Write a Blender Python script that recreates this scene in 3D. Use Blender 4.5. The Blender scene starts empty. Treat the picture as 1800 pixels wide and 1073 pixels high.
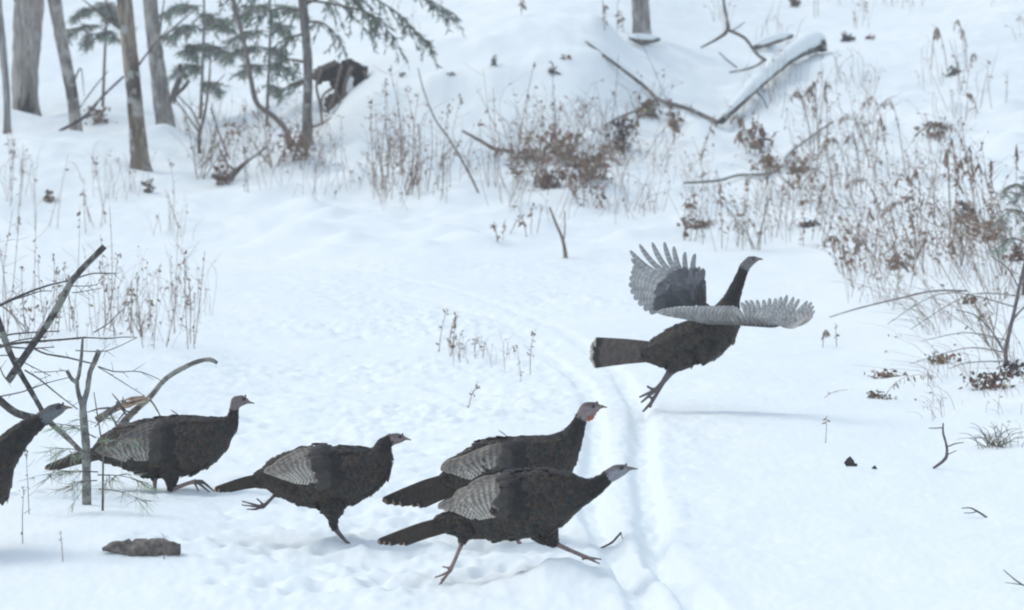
import bpy, bmesh, math, random
import numpy as np
from mathutils import Vector, Matrix
from mathutils.bvhtree import BVHTree

S = bpy.context.scene
COL = S.collection
# ------------------------------------------------------------------ camera, sky, sun, exposure
FPX, VH, CH = 6000.0, 150.0, 1.76          # focal length in photo pixels, horizon row, eye height
PITCH = math.atan((536.5 - VH) / FPX)
cam = bpy.data.cameras.new('camera')
camo = bpy.data.objects.new('camera', cam); COL.objects.link(camo)
camo.location = (0, 0, CH); camo.rotation_euler = (math.pi / 2 - PITCH, 0, 0)
cam.sensor_width = 36.0; cam.lens = FPX / 1800 * 36.0
cam.clip_start = 0.1; cam.clip_end = 2000
cam.dof.use_dof = True; cam.dof.focus_distance = 14.2; cam.dof.aperture_fstop = 6.3
S.camera = camo

SUN_EL, SUN_AZ = math.radians(52), math.radians(-68)     # azimuth from +Y towards +X: the sun stands to the left
w = bpy.data.worlds.new('World'); S.world = w; w.use_nodes = True
nt = w.node_tree; nt.nodes.clear()
sky = nt.nodes.new('ShaderNodeTexSky'); sky.sky_type = 'NISHITA'; sky.sun_disc = False
sky.sun_elevation = SUN_EL; sky.sun_rotation = SUN_AZ
sky.air_density = 1.0; sky.dust_density = 2.2; sky.ozone_density = 0.3
bg = nt.nodes.new('ShaderNodeBackground'); bg.inputs[1].default_value = 0.15
wo = nt.nodes.new('ShaderNodeOutputWorld')
veil = nt.nodes.new('ShaderNodeMix'); veil.data_type = 'RGBA'; veil.inputs[0].default_value = 0.68     # even cloud cover, 7/10
veil.inputs[7].default_value = (4.40, 5.12, 6.05, 1)
nt.links.new(sky.outputs[0], veil.inputs[6]); nt.links.new(veil.outputs[2], bg.inputs[0]); nt.links.new(bg.outputs[0], wo.inputs[0])
sl = bpy.data.lights.new('sun', 'SUN'); sl.energy = 1.0; sl.angle = math.radians(26); sl.color = (1.0, 0.975, 0.90)
so = bpy.data.objects.new('sun', sl); COL.objects.link(so)
sd = Vector((math.sin(SUN_AZ) * math.cos(SUN_EL), math.cos(SUN_AZ) * math.cos(SUN_EL), math.sin(SUN_EL)))
so.rotation_euler = sd.to_track_quat('Z', 'Y').to_euler(); so.location = (-6, 10, 12)
S.view_settings.view_transform = 'Standard'; S.view_settings.look = 'None'
S.view_settings.gamma = 1.0; S.view_settings.use_curve_mapping = False
S.view_settings.exposure = 0.25
S.cycles.filter_width = 2.1

# ------------------------------------------------------------------ helpers
def rgb(r, g, b): return (r, g, b, 1.0)

def at(u, v, Y):
    """world point at distance Y (along +Y) that photo pixel (u, v) looks at"""
    dx, dy = (u - 900) / FPX, (536.5 - v) / FPX
    cp, sp = math.cos(PITCH), math.sin(PITCH)
    t = Y / (cp + dy * sp)
    return Vector((dx * t, Y, CH + (-sp + dy * cp) * t))

class MB:
    def __init__(s): s.v = []; s.f = []; s.c = []
    def add(s, vs, fs, col):
        n = len(s.v); s.v.extend(vs)
        s.f.extend([tuple(i + n for i in f) for f in fs])
        if isinstance(col, list): s.c.extend(col)
        else: s.c.extend([col] * len(vs))
    def build(s, name, mat, origin=(0, 0, 0), parent=None, smooth=True):
        o = Vector(origin)
        me = bpy.data.meshes.new(name)
        me.from_pydata([tuple(Vector(p) - o) for p in s.v], [], s.f)
        a = me.attributes.new('Col', 'FLOAT_COLOR', 'POINT')
        a.data.foreach_set('color', np.array([(c[0], c[1], c[2], 1.0) for c in s.c], dtype=np.float32).ravel())
        if smooth: me.polygons.foreach_set('use_smooth', [True] * len(me.polygons))
        me.materials.append(mat)
        ob = bpy.data.objects.new(name, me); COL.objects.link(ob)
        if parent is not None: ob.parent = parent
        else: ob.location = o
        return ob

def empty(name, loc):
    o = bpy.data.objects.new(name, None); COL.objects.link(o); o.location = loc
    o.empty_display_size = 0.1
    return o

def tag(o, label=None, cat=None, group=None, kind=None):
    if label: o['label'] = label
    if cat: o['category'] = cat
    if group: o['group'] = group
    if kind: o['kind'] = kind
    return o

def smooth_path(pts, n):
    """Catmull-Rom through pts (Vectors or tuples of floats), n points in all"""
    P = [np.array(p, dtype=float) for p in pts]
    if len(P) == 2:
        return [P[0] * (1 - i / (n - 1)) + P[1] * (i / (n - 1)) for i in range(n)]
    out = []
    m = len(P) - 1
    for i in range(n):
        x = i / (n - 1) * m
        k = min(int(x), m - 1); t = x - k
        p0 = P[max(k - 1, 0)]; p1 = P[k]; p2 = P[k + 1]; p3 = P[min(k + 2, m)]
        out.append(0.5 * ((2 * p1) + (-p0 + p2) * t + (2 * p0 - 5 * p1 + 4 * p2 - p3) * t * t + (-p0 + 3 * p1 - 3 * p2 + p3) * t ** 3))
    return out

def tube(mb, pts, radii, sides=7, col=(1, 1, 1), rough=0.0, rnd=None, cap=True):
    pts = [Vector(p) for p in pts]; n = len(pts)
    ref = Vector((0.13, -1, 0.21)).normalized()
    vs = []; cs = []
    for i, p in enumerate(pts):
        t = (pts[min(i + 1, n - 1)] - pts[max(i - 1, 0)])
        if t.length < 1e-9: t = Vector((0, 0, 1))
        t.normalize()
        a = t.cross(ref)
        if a.length < 1e-4: a = t.cross(Vector((1, 0, 0)))
        a.normalize(); b = t.cross(a)
        for k in range(sides):
            an = 2 * math.pi * k / sides
            r = radii[i] * (1 + (rnd.uniform(-rough, rough) if rnd and rough else 0))
            vs.append(p + a * (math.cos(an) * r) + b * (math.sin(an) * r))
            cs.append(col(i / (n - 1), an) if callable(col) else col)
    fs = []
    for i in range(n - 1):
        for k in range(sides):
            k2 = (k + 1) % sides
            fs.append((i * sides + k, i * sides + k2, (i + 1) * sides + k2, (i + 1) * sides + k))
    if cap:
        fs.append(tuple(range(sides - 1, -1, -1))); fs.append(tuple((n - 1) * sides + k for k in range(sides)))
    mb.add(vs, fs, cs)

def leaf(mb, p, d, nrm, L, W, col):
    """a small bent leaf: 6 points, 4 faces"""
    d = d.normalized(); s = d.cross(nrm)
    if s.length < 1e-4: s = d.cross(Vector((0.3, 0.9, 0.2)))
    s.normalize(); n = s.cross(d)
    q = [p, p + d * L * .38 + s * W * .5 + n * W * .22, p + d * L * .72 + s * W * .36 + n * W * .1 , p + d * L - n * L * .18,
         p + d * L * .72 - s * W * .36 + n * W * .16, p + d * L * .38 - s * W * .5 + n * W * .12, p + d * L * .5 - n * W * .12]
    mb.add(q, [(0, 1, 6), (1, 2, 6), (2, 3, 6), (3, 4, 6), (4, 5, 6), (5, 0, 6)], col)

# ------------------------------------------------------------------ materials
def mat_new(name):
    m = bpy.data.materials.new(name); m.use_nodes = True
    N = m.node_tree.nodes; Lk = m.node_tree.links
    return m, N, Lk, N['Principled BSDF']

def mat_attr(name, rough=0.8, nscale=40.0, lo=0.6, hi=1.4, bump=0.0, spec=0.3, sheen=0.0):
    m, N, Lk, b = mat_new(name)
    at_ = N.new('ShaderNodeAttribute'); at_.attribute_name = 'Col'
    tc = N.new('ShaderNodeTexCoord'); no = N.new('ShaderNodeTexNoise'); no.inputs['Scale'].default_value = nscale
    no.inputs['Detail'].default_value = 4
    Lk.new(tc.outputs['Object'], no.inputs['Vector'])
    mr = N.new('ShaderNodeMapRange'); mr.inputs[1].default_value = 0.3; mr.inputs[2].default_value = 0.7
    mr.inputs[3].default_value = lo; mr.inputs[4].default_value = hi
    Lk.new(no.outputs['Fac'], mr.inputs[0])
    mx = N.new('ShaderNodeVectorMath'); mx.operation = 'SCALE'
    Lk.new(at_.outputs['Color'], mx.inputs[0]); Lk.new(mr.outputs[0], mx.inputs['Scale'])
    Lk.new(mx.outputs[0], b.inputs['Base Color'])
    b.inputs['Roughness'].default_value = rough; b.inputs['Specular IOR Level'].default_value = spec
    if sheen: b.inputs['Sheen Weight'].default_value = sheen
    if bump:
        bp = N.new('ShaderNodeBump'); bp.inputs['Strength'].default_value = bump; bp.inputs['Distance'].default_value = 0.01
        Lk.new(no.outputs['Fac'], bp.inputs['Height']); Lk.new(bp.outputs[0], b.inputs['Normal'])
    return m

def mat_bark(name, stretch=(14, 14, 3), lichen=(0.36, 0.38, 0.34), lich_lo=0.58, bump=0.6, lsc=5.0):
    """vertex colour times ridged bark, with pale lichen patches"""
    m, N, Lk, b = mat_new(name)
    at_ = N.new('ShaderNodeAttribute'); at_.attribute_name = 'Col'
    tc = N.new('ShaderNodeTexCoord'); mp = N.new('ShaderNodeMapping'); mp.inputs['Scale'].default_value = stretch
    Lk.new(tc.outputs['Object'], mp.inputs['Vector'])
    n1 = N.new('ShaderNodeTexNoise'); n1.inputs['Scale'].default_value = 1.6; n1.inputs['Detail'].default_value = 6
    n1.inputs['Roughness'].default_value = 0.65
    Lk.new(mp.outputs[0], n1.inputs['Vector'])
    mr = N.new('ShaderNodeMapRange'); mr.inputs[1].default_value = 0.3; mr.inputs[2].default_value = 0.7
    mr.inputs[3].default_value = 0.25; mr.inputs[4].default_value = 1.75
    Lk.new(n1.outputs['Fac'], mr.inputs[0])
    mx = N.new('ShaderNodeVectorMath'); mx.operation = 'SCALE'
    Lk.new(at_.outputs['Color'], mx.inputs[0]); Lk.new(mr.outputs[0], mx.inputs['Scale'])
    n2 = N.new('ShaderNodeTexNoise'); n2.inputs['Scale'].default_value = lsc; n2.inputs['Detail'].default_value = 3
    Lk.new(tc.outputs['Object'], n2.inputs['Vector'])
    cr = N.new('ShaderNodeMapRange'); cr.inputs[1].default_value = lich_lo; cr.inputs[2].default_value = lich_lo + 0.07
    cr.inputs[4].default_value = 0.75
    Lk.new(n2.outputs['Fac'], cr.inputs[0])
    mm = N.new('ShaderNodeMix'); mm.data_type = 'RGBA'
    Lk.new(cr.outputs[0], mm.inputs[0]); Lk.new(mx.outputs[0], mm.inputs[6]); mm.inputs[7].default_value = (*lichen, 1)
    Lk.new(mm.outputs[2], b.inputs['Base Color'])
    b.inputs['Roughness'].default_value = 0.9; b.inputs['Specular IOR Level'].default_value = 0.2
    bp = N.new('ShaderNodeBump'); bp.inputs['Strength'].default_value = bump; bp.inputs['Distance'].default_value = 0.02
    Lk.new(n1.outputs['Fac'], bp.inputs['Height']); Lk.new(bp.outputs[0], b.inputs['Normal'])
    return m

def mat_snow():
    m, N, Lk, b = mat_new('snow')
    tc = N.new('ShaderNodeTexCoord')
    n1 = N.new('ShaderNodeTexNoise'); n1.inputs['Scale'].default_value = 22; n1.inputs['Detail'].default_value = 6
    Lk.new(tc.outputs['Object'], n1.inputs['Vector'])
    n2 = N.new('ShaderNodeTexNoise'); n2.inputs['Scale'].default_value = 0.8; n2.inputs['Detail'].default_value = 3
    Lk.new(tc.outputs['Object'], n2.inputs['Vector'])
    mm = N.new('ShaderNodeMix'); mm.data_type = 'RGBA'
    mm.inputs[6].default_value = (0.81, 0.87, 0.875, 1); mm.inputs[7].default_value = (0.86, 0.905, 0.905, 1)
    Lk.new(n2.outputs['Fac'], mm.inputs[0]); Lk.new(mm.outputs[2], b.inputs['Base Color'])
    b.inputs['Roughness'].default_value = 0.65; b.inputs['Specular IOR Level'].default_value = 0.25
    bp = N.new('ShaderNodeBump'); bp.inputs['Strength'].default_value = 0.22; bp.inputs['Distance'].default_value = 0.012
    Lk.new(n1.outputs['Fac'], bp.inputs['Height']); Lk.new(bp.outputs[0], b.inputs['Normal'])
    return m

M_SNOW = mat_snow()
M_BARKF = mat_bark('lichen_bark', stretch=(40, 40, 22), lichen=(0.34, 0.35, 0.31), lich_lo=0.51, lsc=16.0)
M_BARK = mat_bark('bark', lichen=(0.42, 0.42, 0.39), lich_lo=0.56, lsc=7.0)
M_BARKP = mat_bark('pale_bark', stretch=(26, 26, 2.0), lichen=(0.40, 0.40, 0.38), lich_lo=0.60, bump=0.8)
M_TWIG = mat_attr('twig', nscale=30, lo=0.6, hi=1.5)
M_STEM = mat_attr('dry_stem', nscale=20, lo=0.7, hi=1.4)
M_LEAF = mat_attr('dead_leaf', nscale=25, lo=0.6, hi=1.5, rough=0.85)
M_NEED = mat_attr('needles', nscale=12, lo=0.6, hi=1.5, rough=0.6)
M_FEATH = mat_attr('feather', nscale=28, lo=0.8, hi=1.2, rough=0.55, spec=0.25)
M_SKIN = mat_attr('turkey_skin', nscale=120, lo=0.75, hi=1.25, rough=0.6, bump=0.3)
M_WOOD = mat_attr('broken_wood', nscale=45, lo=0.5, hi=1.5, bump=0.6)
M_SOIL = mat_attr('root_soil', nscale=9, lo=0.4, hi=1.6, bump=0.8, rough=1.0)
M_EYE = mat_attr('eye', rough=0.15, spec=0.5)

# ------------------------------------------------------------------ terrain
_rs = np.random.RandomState(7)
_perm = _rs.permutation(512); _perm = np.concatenate([_perm, _perm, _perm])
_gr = _rs.uniform(0, 2 * np.pi, 512)
def perlin(x, y):
    xi = np.floor(x).astype(int); yi = np.floor(y).astype(int)
    xf = x - xi; yf = y - yi
    xi &= 511; yi &= 511
    sx = xf * xf * xf * (xf * (xf * 6 - 15) + 10); sy = yf * yf * yf * (yf * (yf * 6 - 15) + 10)
    def g(ix, iy, dx, dy):
        a = _gr[_perm[_perm[ix & 511] + (iy & 511)] & 511]
        return np.cos(a) * dx + np.sin(a) * dy
    n00 = g(xi, yi, xf, yf); n10 = g(xi + 1, yi, xf - 1, yf)
    n01 = g(xi, yi + 1, xf, yf - 1); n11 = g(xi + 1, yi + 1, xf - 1, yf - 1)
    return (n00 * (1 - sx) + n10 * sx) * (1 - sy) + (n01 * (1 - sx) + n11 * sx) * sy

def vflat(Y): return VH + FPX * CH / Y
# the lie of the land: for each bearing (photo column) pairs of (distance, photo row the snow reaches there)
PROF = {
    -500: [(15.5, 0), (19, 660), (22, 575), (23.5, 590), (26, 0), (36, 0), (38, 372), (40, 300), (42, 245), (43.2, 236), (44.4, 232), (46, 205), (52, 110), (60, 10), (80, -200)],
    0: [(15.5, 0), (19, 655), (22, 572), (23.5, 585), (26, 0), (36, 0), (38, 372), (40, 300), (42, 245), (43.2, 236), (44.4, 234), (46, 205), (52, 110), (60, 10), (80, -200)],
    180: [(15.8, 0), (19, 662), (22, 575), (23.5, 588), (26, 0), (36, 0), (38, 374), (40, 305), (42, 250), (43.2, 238), (44.4, 240), (46, 205), (52, 110), (60, 10), (80, -200)],
    330: [(16.5, 0), (19, 690), (21.5, 605), (23.0, 606), (25, 0), (34, 0), (37, 390), (39, 340), (41, 300), (43, 262), (44.5, 240), (46, 210), (52, 110), (60, 10), (80, -200)],
    430: [(17, 0), (19, 0), (21.5, 0), (23.0, 0), (25, 0), (33, 0), (36, 405), (38, 360), (40, 318), (42, 285), (44, 250), (46, 212), (52, 110), (60, 10), (80, -200)],
    560: [(20, 0), (30, 0), (33, 455), (36, 395), (39, 325), (41, 282), (42.5, 235), (44, 190), (45.5, 160), (47, 150), (52, 90), (60, 10), (80, -220)],
    640: [(20, 0), (30, 0), (33, 448), (36, 388), (39, 325), (41, 285), (42, 220), (43, 140), (44, 104), (45.5, 96), (47, 104), (52, 70), (60, 0), (80, -230)],
    720: [(20, 0), (30, 0), (33, 442), (36, 382), (39, 322), (41, 282), (42, 212), (43, 128), (44, 96), (45.5, 86), (47, 96), (52, 60), (60, -10), (80, -240)],
    810: [(20, 0), (30, 0), (33, 440), (36, 380), (39, 322), (41, 280), (42, 200), (43, 110), (44, 70), (45.5, 55), (47, 68), (52, 40), (60, -20), (80, -250)],
    900: [(20, 0), (30, 0), (33, 440), (36, 380), (39, 324), (41, 280), (42, 196), (43, 95), (44, 46), (45.5, 30), (47, 44), (52, 15), (60, -40), (80, -260)],
    1020: [(20, 0), (30, 0), (33, 442), (36, 384), (39, 328), (41, 286), (42, 200), (43, 100), (44, 48), (45.5, 32), (47, 46), (52, 10), (60, -40), (80, -260)],
    1130: [(20, 0), (30, 0), (33, 444), (36, 390), (39, 334), (41, 284), (42.5, 220), (44, 140), (45.5, 85), (47, 66), (48.5, 66), (52, 30), (60, -30), (80, -250)],
    1250: [(20, 0), (29, 0), (33, 442), (36, 394), (39, 334), (41, 286), (43, 230), (45, 175), (47, 125), (49, 90), (51, 78), (55, 45), (62, -20), (80, -230)],
    1400: [(20, 0), (27, 0), (30, 490), (33, 432), (36, 378), (39, 318), (42, 250), (45, 185), (47, 140), (49, 106), (50, 98), (54, 70), (62, 5), (80, -210)],
    1550: [(19, 0), (22, 0), (25, 552), (28, 496), (32, 424), (36, 350), (40, 270), (44, 190), (47, 125), (49, 82), (50.5, 70), (55, 50), (62, 0), (80, -200)],
    1700: [(17.5, 0), (19.5, 682), (22, 610), (25, 540), (30, 440), (35, 346), (40, 256), (44, 170), (47, 100), (49, 55), (51, 38), (56, 20), (64, -40), (80, -200)],
    1820: [(15.8, 0), (18, 716), (20, 650), (24, 552), (29, 446), (34, 350), (39, 260), (44, 165), (47, 100), (50, 40), (53, 10), (58, -20), (66, -80), (80, -220)],
    2400: [(15, 0), (17, 750), (20, 640), (24, 545), (29, 440), (34, 345), (39, 255), (44, 160), (47, 95), (50, 35), (53, 5), (58, -25), (66, -85), (80, -220)],
}
TU = np.arange(-700, 2601, 20.0); TY = np.arange(8, 90.01, 0.25)
cols = sorted(PROF)
tab = np.zeros((len(cols), len(TY)))
for i, u in enumerate(cols):
    ys = [p[0] for p in PROF[u]]
    zs = [0.0 if p[1] == 0 and p[0] < 45 else CH + (VH - p[1]) * p[0] / FPX for p in PROF[u]]
    tab[i] = np.interp(TY, [8] + ys + [400], [0] + zs + [zs[-1] + 300 * 0.2])
T = np.zeros((len(TU), len(TY)))
for j in range(len(TY)):
    T[:, j] = np.interp(TU, cols, tab[:, j])
def blur(a, ax, sig):
    k = np.arange(-int(3 * sig) - 1, int(3 * sig) + 2); g = np.exp(-k * k / (2 * sig * sig)); g /= g.sum()
    pad = [(0, 0), (0, 0)]; pad[ax] = (len(k) // 2, len(k) // 2)
    return np.apply_along_axis(lambda r: np.convolve(r, g, 'valid'), ax, np.pad(a, pad, mode='edge'))
T = blur(blur(T, 0, 1.8), 1, 1.7)

def base_z(x, y):
    u = np.clip(900 + FPX * x / np.maximum(y, 6.0), TU[0], TU[-1] - 1e-3); yy = np.clip(y, TY[0], TY[-1] - 1e-3)
    a = (u - TU[0]) / 20.0; b = (yy - TY[0]) / 0.25
    i = a.astype(int); j = b.astype(int); a -= i; b -= j
    z = (T[i, j] * (1 - a) + T[i + 1, j] * a) * (1 - b) + (T[i, j + 1] * (1 - a) + T[i + 1, j + 1] * a) * b
    return np.where(z > 6.5, 6.5 + 2.0 * np.tanh((z - 6.5) / 2.0), z)

# sheet: fine where the camera looks, coarse outside, far past the hill
us = np.concatenate([np.linspace(-9000, -900, 28, endpoint=False), np.linspace(-900, -130, 28, endpoint=False),
                     np.linspace(-130, 1930, 600), np.linspace(1930, 2700, 29)[1:], np.linspace(2700, 10800, 29)[1:]])
ys = np.concatenate([np.array([-60, -40, -25, -15, -8, -3, 0, 3, 5.0]), np.arange(6, 10.4, 0.4), np.arange(10.4, 20, 0.036), np.arange(20, 32, 0.05),
                     np.arange(32, 50, 0.062), np.arange(50, 66, 0.2), np.arange(66, 120, 2.0), np.arange(120, 500, 20)])
sx = (us - 900) / FPX
YY, XX = np.meshgrid(ys, sx, indexing='ij')
XX = XX * np.maximum(YY, 6.0) * 1.0
ZZ = base_z(XX, YY)
churn = np.clip((36 - YY) / 8, 0, 1)
UU = 900 + FPX * XX / np.maximum(YY, 6.0)
# trampled trail surface against smooth drifts
trail = np.clip(1.2 - np.abs(UU - (760 + 14 * (YY - 14) * 0)) / 560, 0, 1) * churn
ZZ += 0.06 * perlin(XX * 0.45, YY * 0.30) + 0.03 * perlin(XX * 1.3 + 9, YY * 0.9)
hill = np.clip((YY - 30) / 6, 0, 1)
trail = trail * np.clip(0.75 + 1.6 * perlin(XX * 0.9 + 17, YY * 0.5), 0.15, 1.5)
ZZ += hill * (0.10 * perlin(XX * 0.8 + 31, YY * 0.8) + 0.05 * perlin(XX * 2.1, YY * 2.1 + 5) + 0.02 * perlin(XX * 5, YY * 4))
ZZ += (1 - 0.75 * hill) * (0.010 * perlin(XX * 3.4, YY * 2.6) + 0.006 * perlin(XX * 8 + 3, YY * 6))
ZZ += trail * (0.028 * perlin(XX * 5.5, YY * 4.0 + 11) + 0.022 * perlin(XX * 12, YY * 7) + 0.010 * perlin(XX * 25, YY * 16))
ZZ += churn * 0.004 * perlin(XX * 30 + 7, YY * 14)

def flat_xy(u, v):
    Y = FPX * CH / (v - VH); return ((u - 900) / FPX * Y, Y)
def groove(pts, depth, half, berm):
    P = [flat_xy(*p) for p in pts]
    Q = smooth_path(P, 90)
    d2 = np.full(XX.shape, 1e9)
    r0 = np.searchsorted(ys, min(q[1] for q in Q) - 1); r1 = np.searchsorted(ys, max(q[1] for q in Q) + 1)
    xs, yv = XX[r0:r1], YY[r0:r1]; sub = np.full(xs.shape, 1e9)
    for a, b in zip(Q[:-1], Q[1:]):
        dx, dy = b[0] - a[0], b[1] - a[1]; l2 = dx * dx + dy * dy + 1e-12
        t = np.clip(((xs - a[0]) * dx + (yv - a[1]) * dy) / l2, 0, 1)
        sub = np.minimum(sub, (xs - a[0] - t * dx) ** 2 + (yv - a[1] - t * dy) ** 2)
    d = np.sqrt(sub)
    n = (0.75 + 0.6 * perlin(xs * 4, yv * 2.5) + 0.5 * perlin(xs * 14, yv * 9)) * (0.18 + 0.82 / (1 + np.exp((yv - 19.0) / 1.2)))
    d = d + 0.012 * perlin(xs * 9 + 5, yv * 7)
    ZZ[r0:r1] += -depth * n * np.exp(-(d / half) ** 4) + berm * n * np.exp(-((d - half * 1.9) / (half * 0.8)) ** 2)
groove([(1150, 1110), (1128, 1067), (1101, 1019), (1077, 971), (1043, 914), (1039, 866), (1048, 790), (1043, 718), (1029, 684), (995, 655), (948, 612),
        (895, 575), (820, 545), (720, 521), (600, 503), (470, 490), (340, 480)], 0.062, 0.052, 0.008)
groove([(1250, 1110), (1225, 1067), (1187, 1029), (1153, 981), (1144, 904), (1130, 828), (1130, 760), (1118, 713), (1091, 670), (1050, 625), (990, 588),
        (915, 553), (830, 522), (730, 500), (600, 482), (470, 470), (340, 462)], 0.072, 0.054, 0.011)

def bump(u, v, Y, ru, ry, h, power=2):
    """local rise (or dent) at the point of the land seen at (u, v); ru, ry radii in metres"""
    if Y is None:
        x0, Y = flat_xy(u, v)
    else:
        x0 = (u - 900) / FPX * Y
    r0 = np.searchsorted(ys, Y - 3.2 * ry); r1 = np.searchsorted(ys, Y + 3.2 * ry)
    s0, s1 = (x0 - 3.2 * ru) / Y, (x0 + 3.2 * ru) / Y
    c0 = max(np.searchsorted(sx, s0 - 0.01), 0); c1 = np.searchsorted(sx, s1 + 0.01)
    xs, yv = XX[r0:r1, c0:c1], YY[r0:r1, c0:c1]
    d = ((xs - x0) / ru) ** 2 + ((yv - Y) / ry) ** 2
    ZZ[r0:r1, c0:c1] += h * np.exp(-d ** (power / 2))
rd = random.Random(11)
for _ in range(420):                                             # footprints and scuffs of the flock
    u = rd.gauss(720, 260); v = rd.uniform(545, 1040)
    if u > 1010 or u < 330: continue
    s = rd.uniform(0.025, 0.06)
    bump(u, v, None, s, s * rd.uniform(0.9, 1.6), -rd.uniform(0.010, 0.034))
    bump(u + rd.uniform(-20, 20), v + rd.uniform(4, 12), None, s, s, rd.uniform(0.004, 0.018))
for _ in range(160):
    u = rd.uniform(-50, 1800); v = rd.uniform(470, 1060); s = rd.uniform(0.03, 0.10)
    bump(u, v, None, s, s, rd.uniform(-0.012, 0.012))
bump(985, 985, 11.95, 0.16, 0.30, 0.085)                          # drift the foremost hen steps over
bump(860, 968, 12.5, 0.25, 0.28, 0.03)
bump(640, 955, 12.9, 0.12, 0.18, 0.02)
bump(287, 0, 44.0, 0.33, 0.5, 0.16)                               # snow heaped round the trunks
bump(250, 0, 40.6, 0.28, 0.35, -0.05)
bump(60, 0, 46.3, 0.4, 0.4, -0.08); bump(30, 0, 45.4, 0.5, 0.35, 0.16); bump(150, 0, 43.9, 0.35, 0.3, 0.10); bump(290, 0, 41.6, 0.22, 0.3, 0.12)
bump(250, 992, 12.52, 0.22, 0.07, 0.022); bump(205, 975, 12.75, 0.08, 0.1, 0.03)
bump(600, 0, 44.2, 0.30, 0.45, -0.55)                            # hollow under the upturned roots
bump(560, 0, 43.2, 0.22, 0.35, -0.25)
bump(1190, 0, 38.6, 0.5, 0.35, 0.12); bump(1000, 0, 37.6, 0.6, 0.3, 0.06); bump(470, 0, 38.6, 0.5, 0.4, 0.14)
bump(1650, 672, 19.8, 0.35, 0.5, 0.06); bump(1720, 750, 17.8, 0.4, 0.4, 0.07); bump(780, 0, 38.8, 0.5, 0.3, 0.10)
bump(545, 0, 40.2, 0.4, 0.35, 0.16); bump(640, 0, 39.2, 0.35, 0.3, 0.08)
for u, v, n in [(740, 1030, 9), (620, 962, 9), (268, 866, 8), (900, 1005, 7), (1130, 735, 3)]:      # the birds' own footprints
    for k in range(n):
        bump(u - k * 46 + rd.uniform(-10, 10), v + (k % 2) * 9 + rd.uniform(-4, 4), None, 0.03, 0.045, -0.045); bump(u - k * 46 + 14, v + (k % 2) * 9 + 7, None, 0.03, 0.03, 0.014)
bump(200, 890, 13.6, 0.5, 0.5, 0.04); bump(60, 960, 12.9, 0.5, 0.5, 0.04)
for _ in range(130):                                             # soft pillows of snow over brush on the bank
    u = rd.uniform(450, 1850); Y = rd.uniform(33, 47); s = rd.uniform(0.14, 0.36)
    bump(u, 0, Y, s, s * rd.uniform(0.7, 1.2), s * rd.uniform(0.22, 0.50))

nr, nc = XX.shape
me = bpy.data.meshes.new('snow_ground')
me.vertices.add(nr * nc); me.vertices.foreach_set('co', np.stack([XX, YY, ZZ], -1).astype(np.float32).ravel())
ii = (np.arange(nr - 1)[:, None] * nc + np.arange(nc - 1)[None, :])
q = np.stack([ii, ii + 1, ii + nc + 1, ii + nc], -1).reshape(-1, 4).astype(np.int32)
me.loops.add(q.size); me.loops.foreach_set('vertex_index', q.ravel())
me.polygons.add(len(q)); me.polygons.foreach_set('loop_start', np.arange(0, q.size, 4, dtype=np.int32))
me.update(calc_edges=True)
me.polygons.foreach_set('use_smooth', [True] * len(q))
me.materials.append(M_SNOW)
go = bpy.data.objects.new('snow_ground', me); COL.objects.link(go); go['kind'] = 'structure'

def gz(x, y):
    """height of the built snow surface"""
    s = x / max(y, 6.0)
    i = min(max(int(np.searchsorted(ys, y)) - 1, 0), nr - 2); j = min(max(int(np.searchsorted(sx, s)) - 1, 0), nc - 2)
    a = (y - ys[i]) / (ys[i + 1] - ys[i]); b = (s - sx[j]) / (sx[j + 1] - sx[j])
    return float((ZZ[i, j] * (1 - b) + ZZ[i, j + 1] * b) * (1 - a) + (ZZ[i + 1, j] * (1 - b) + ZZ[i + 1, j + 1] * b) * a)

_ry = np.arange(10.4, 85, 0.04)
def ground(u, v):
    """first point of the snow that photo pixel (u, v) looks at"""
    dx, dy = (u - 900) / FPX, (536.5 - v) / FPX
    cp, sp = math.cos(PITCH), math.sin(PITCH)
    t = _ry / (cp + dy * sp); x = dx * t; z = CH + (-sp + dy * cp) * t
    s = x / _ry
    i = np.clip(np.searchsorted(ys, _ry) - 1, 0, nr - 2); j = np.clip(np.searchsorted(sx, s) - 1, 0, nc - 2)
    h = ZZ[i, j]
    k = np.argmax(z <= h)
    if z[k] > h[k]: k = len(_ry) - 1
    return Vector((x[k], _ry[k], gz(x[k], _ry[k])))

# ------------------------------------------------------------------ trees
DARK = (0.085, 0.075, 0.068); GREY = (0.22, 0.21, 0.205); PALE = (0.36, 0.345, 0.33); MOSS = (0.10, 0.11, 0.07)

def needles(mb, tw, p, d, rnd, L, W, n, cols):
    """short flat needles feathered along a twig"""
    side = d.cross(Vector((0, 0, 1)))
    if side.length < 1e-3: side = Vector((1, 0, 0))
    side.normalize()
    return side

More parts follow.
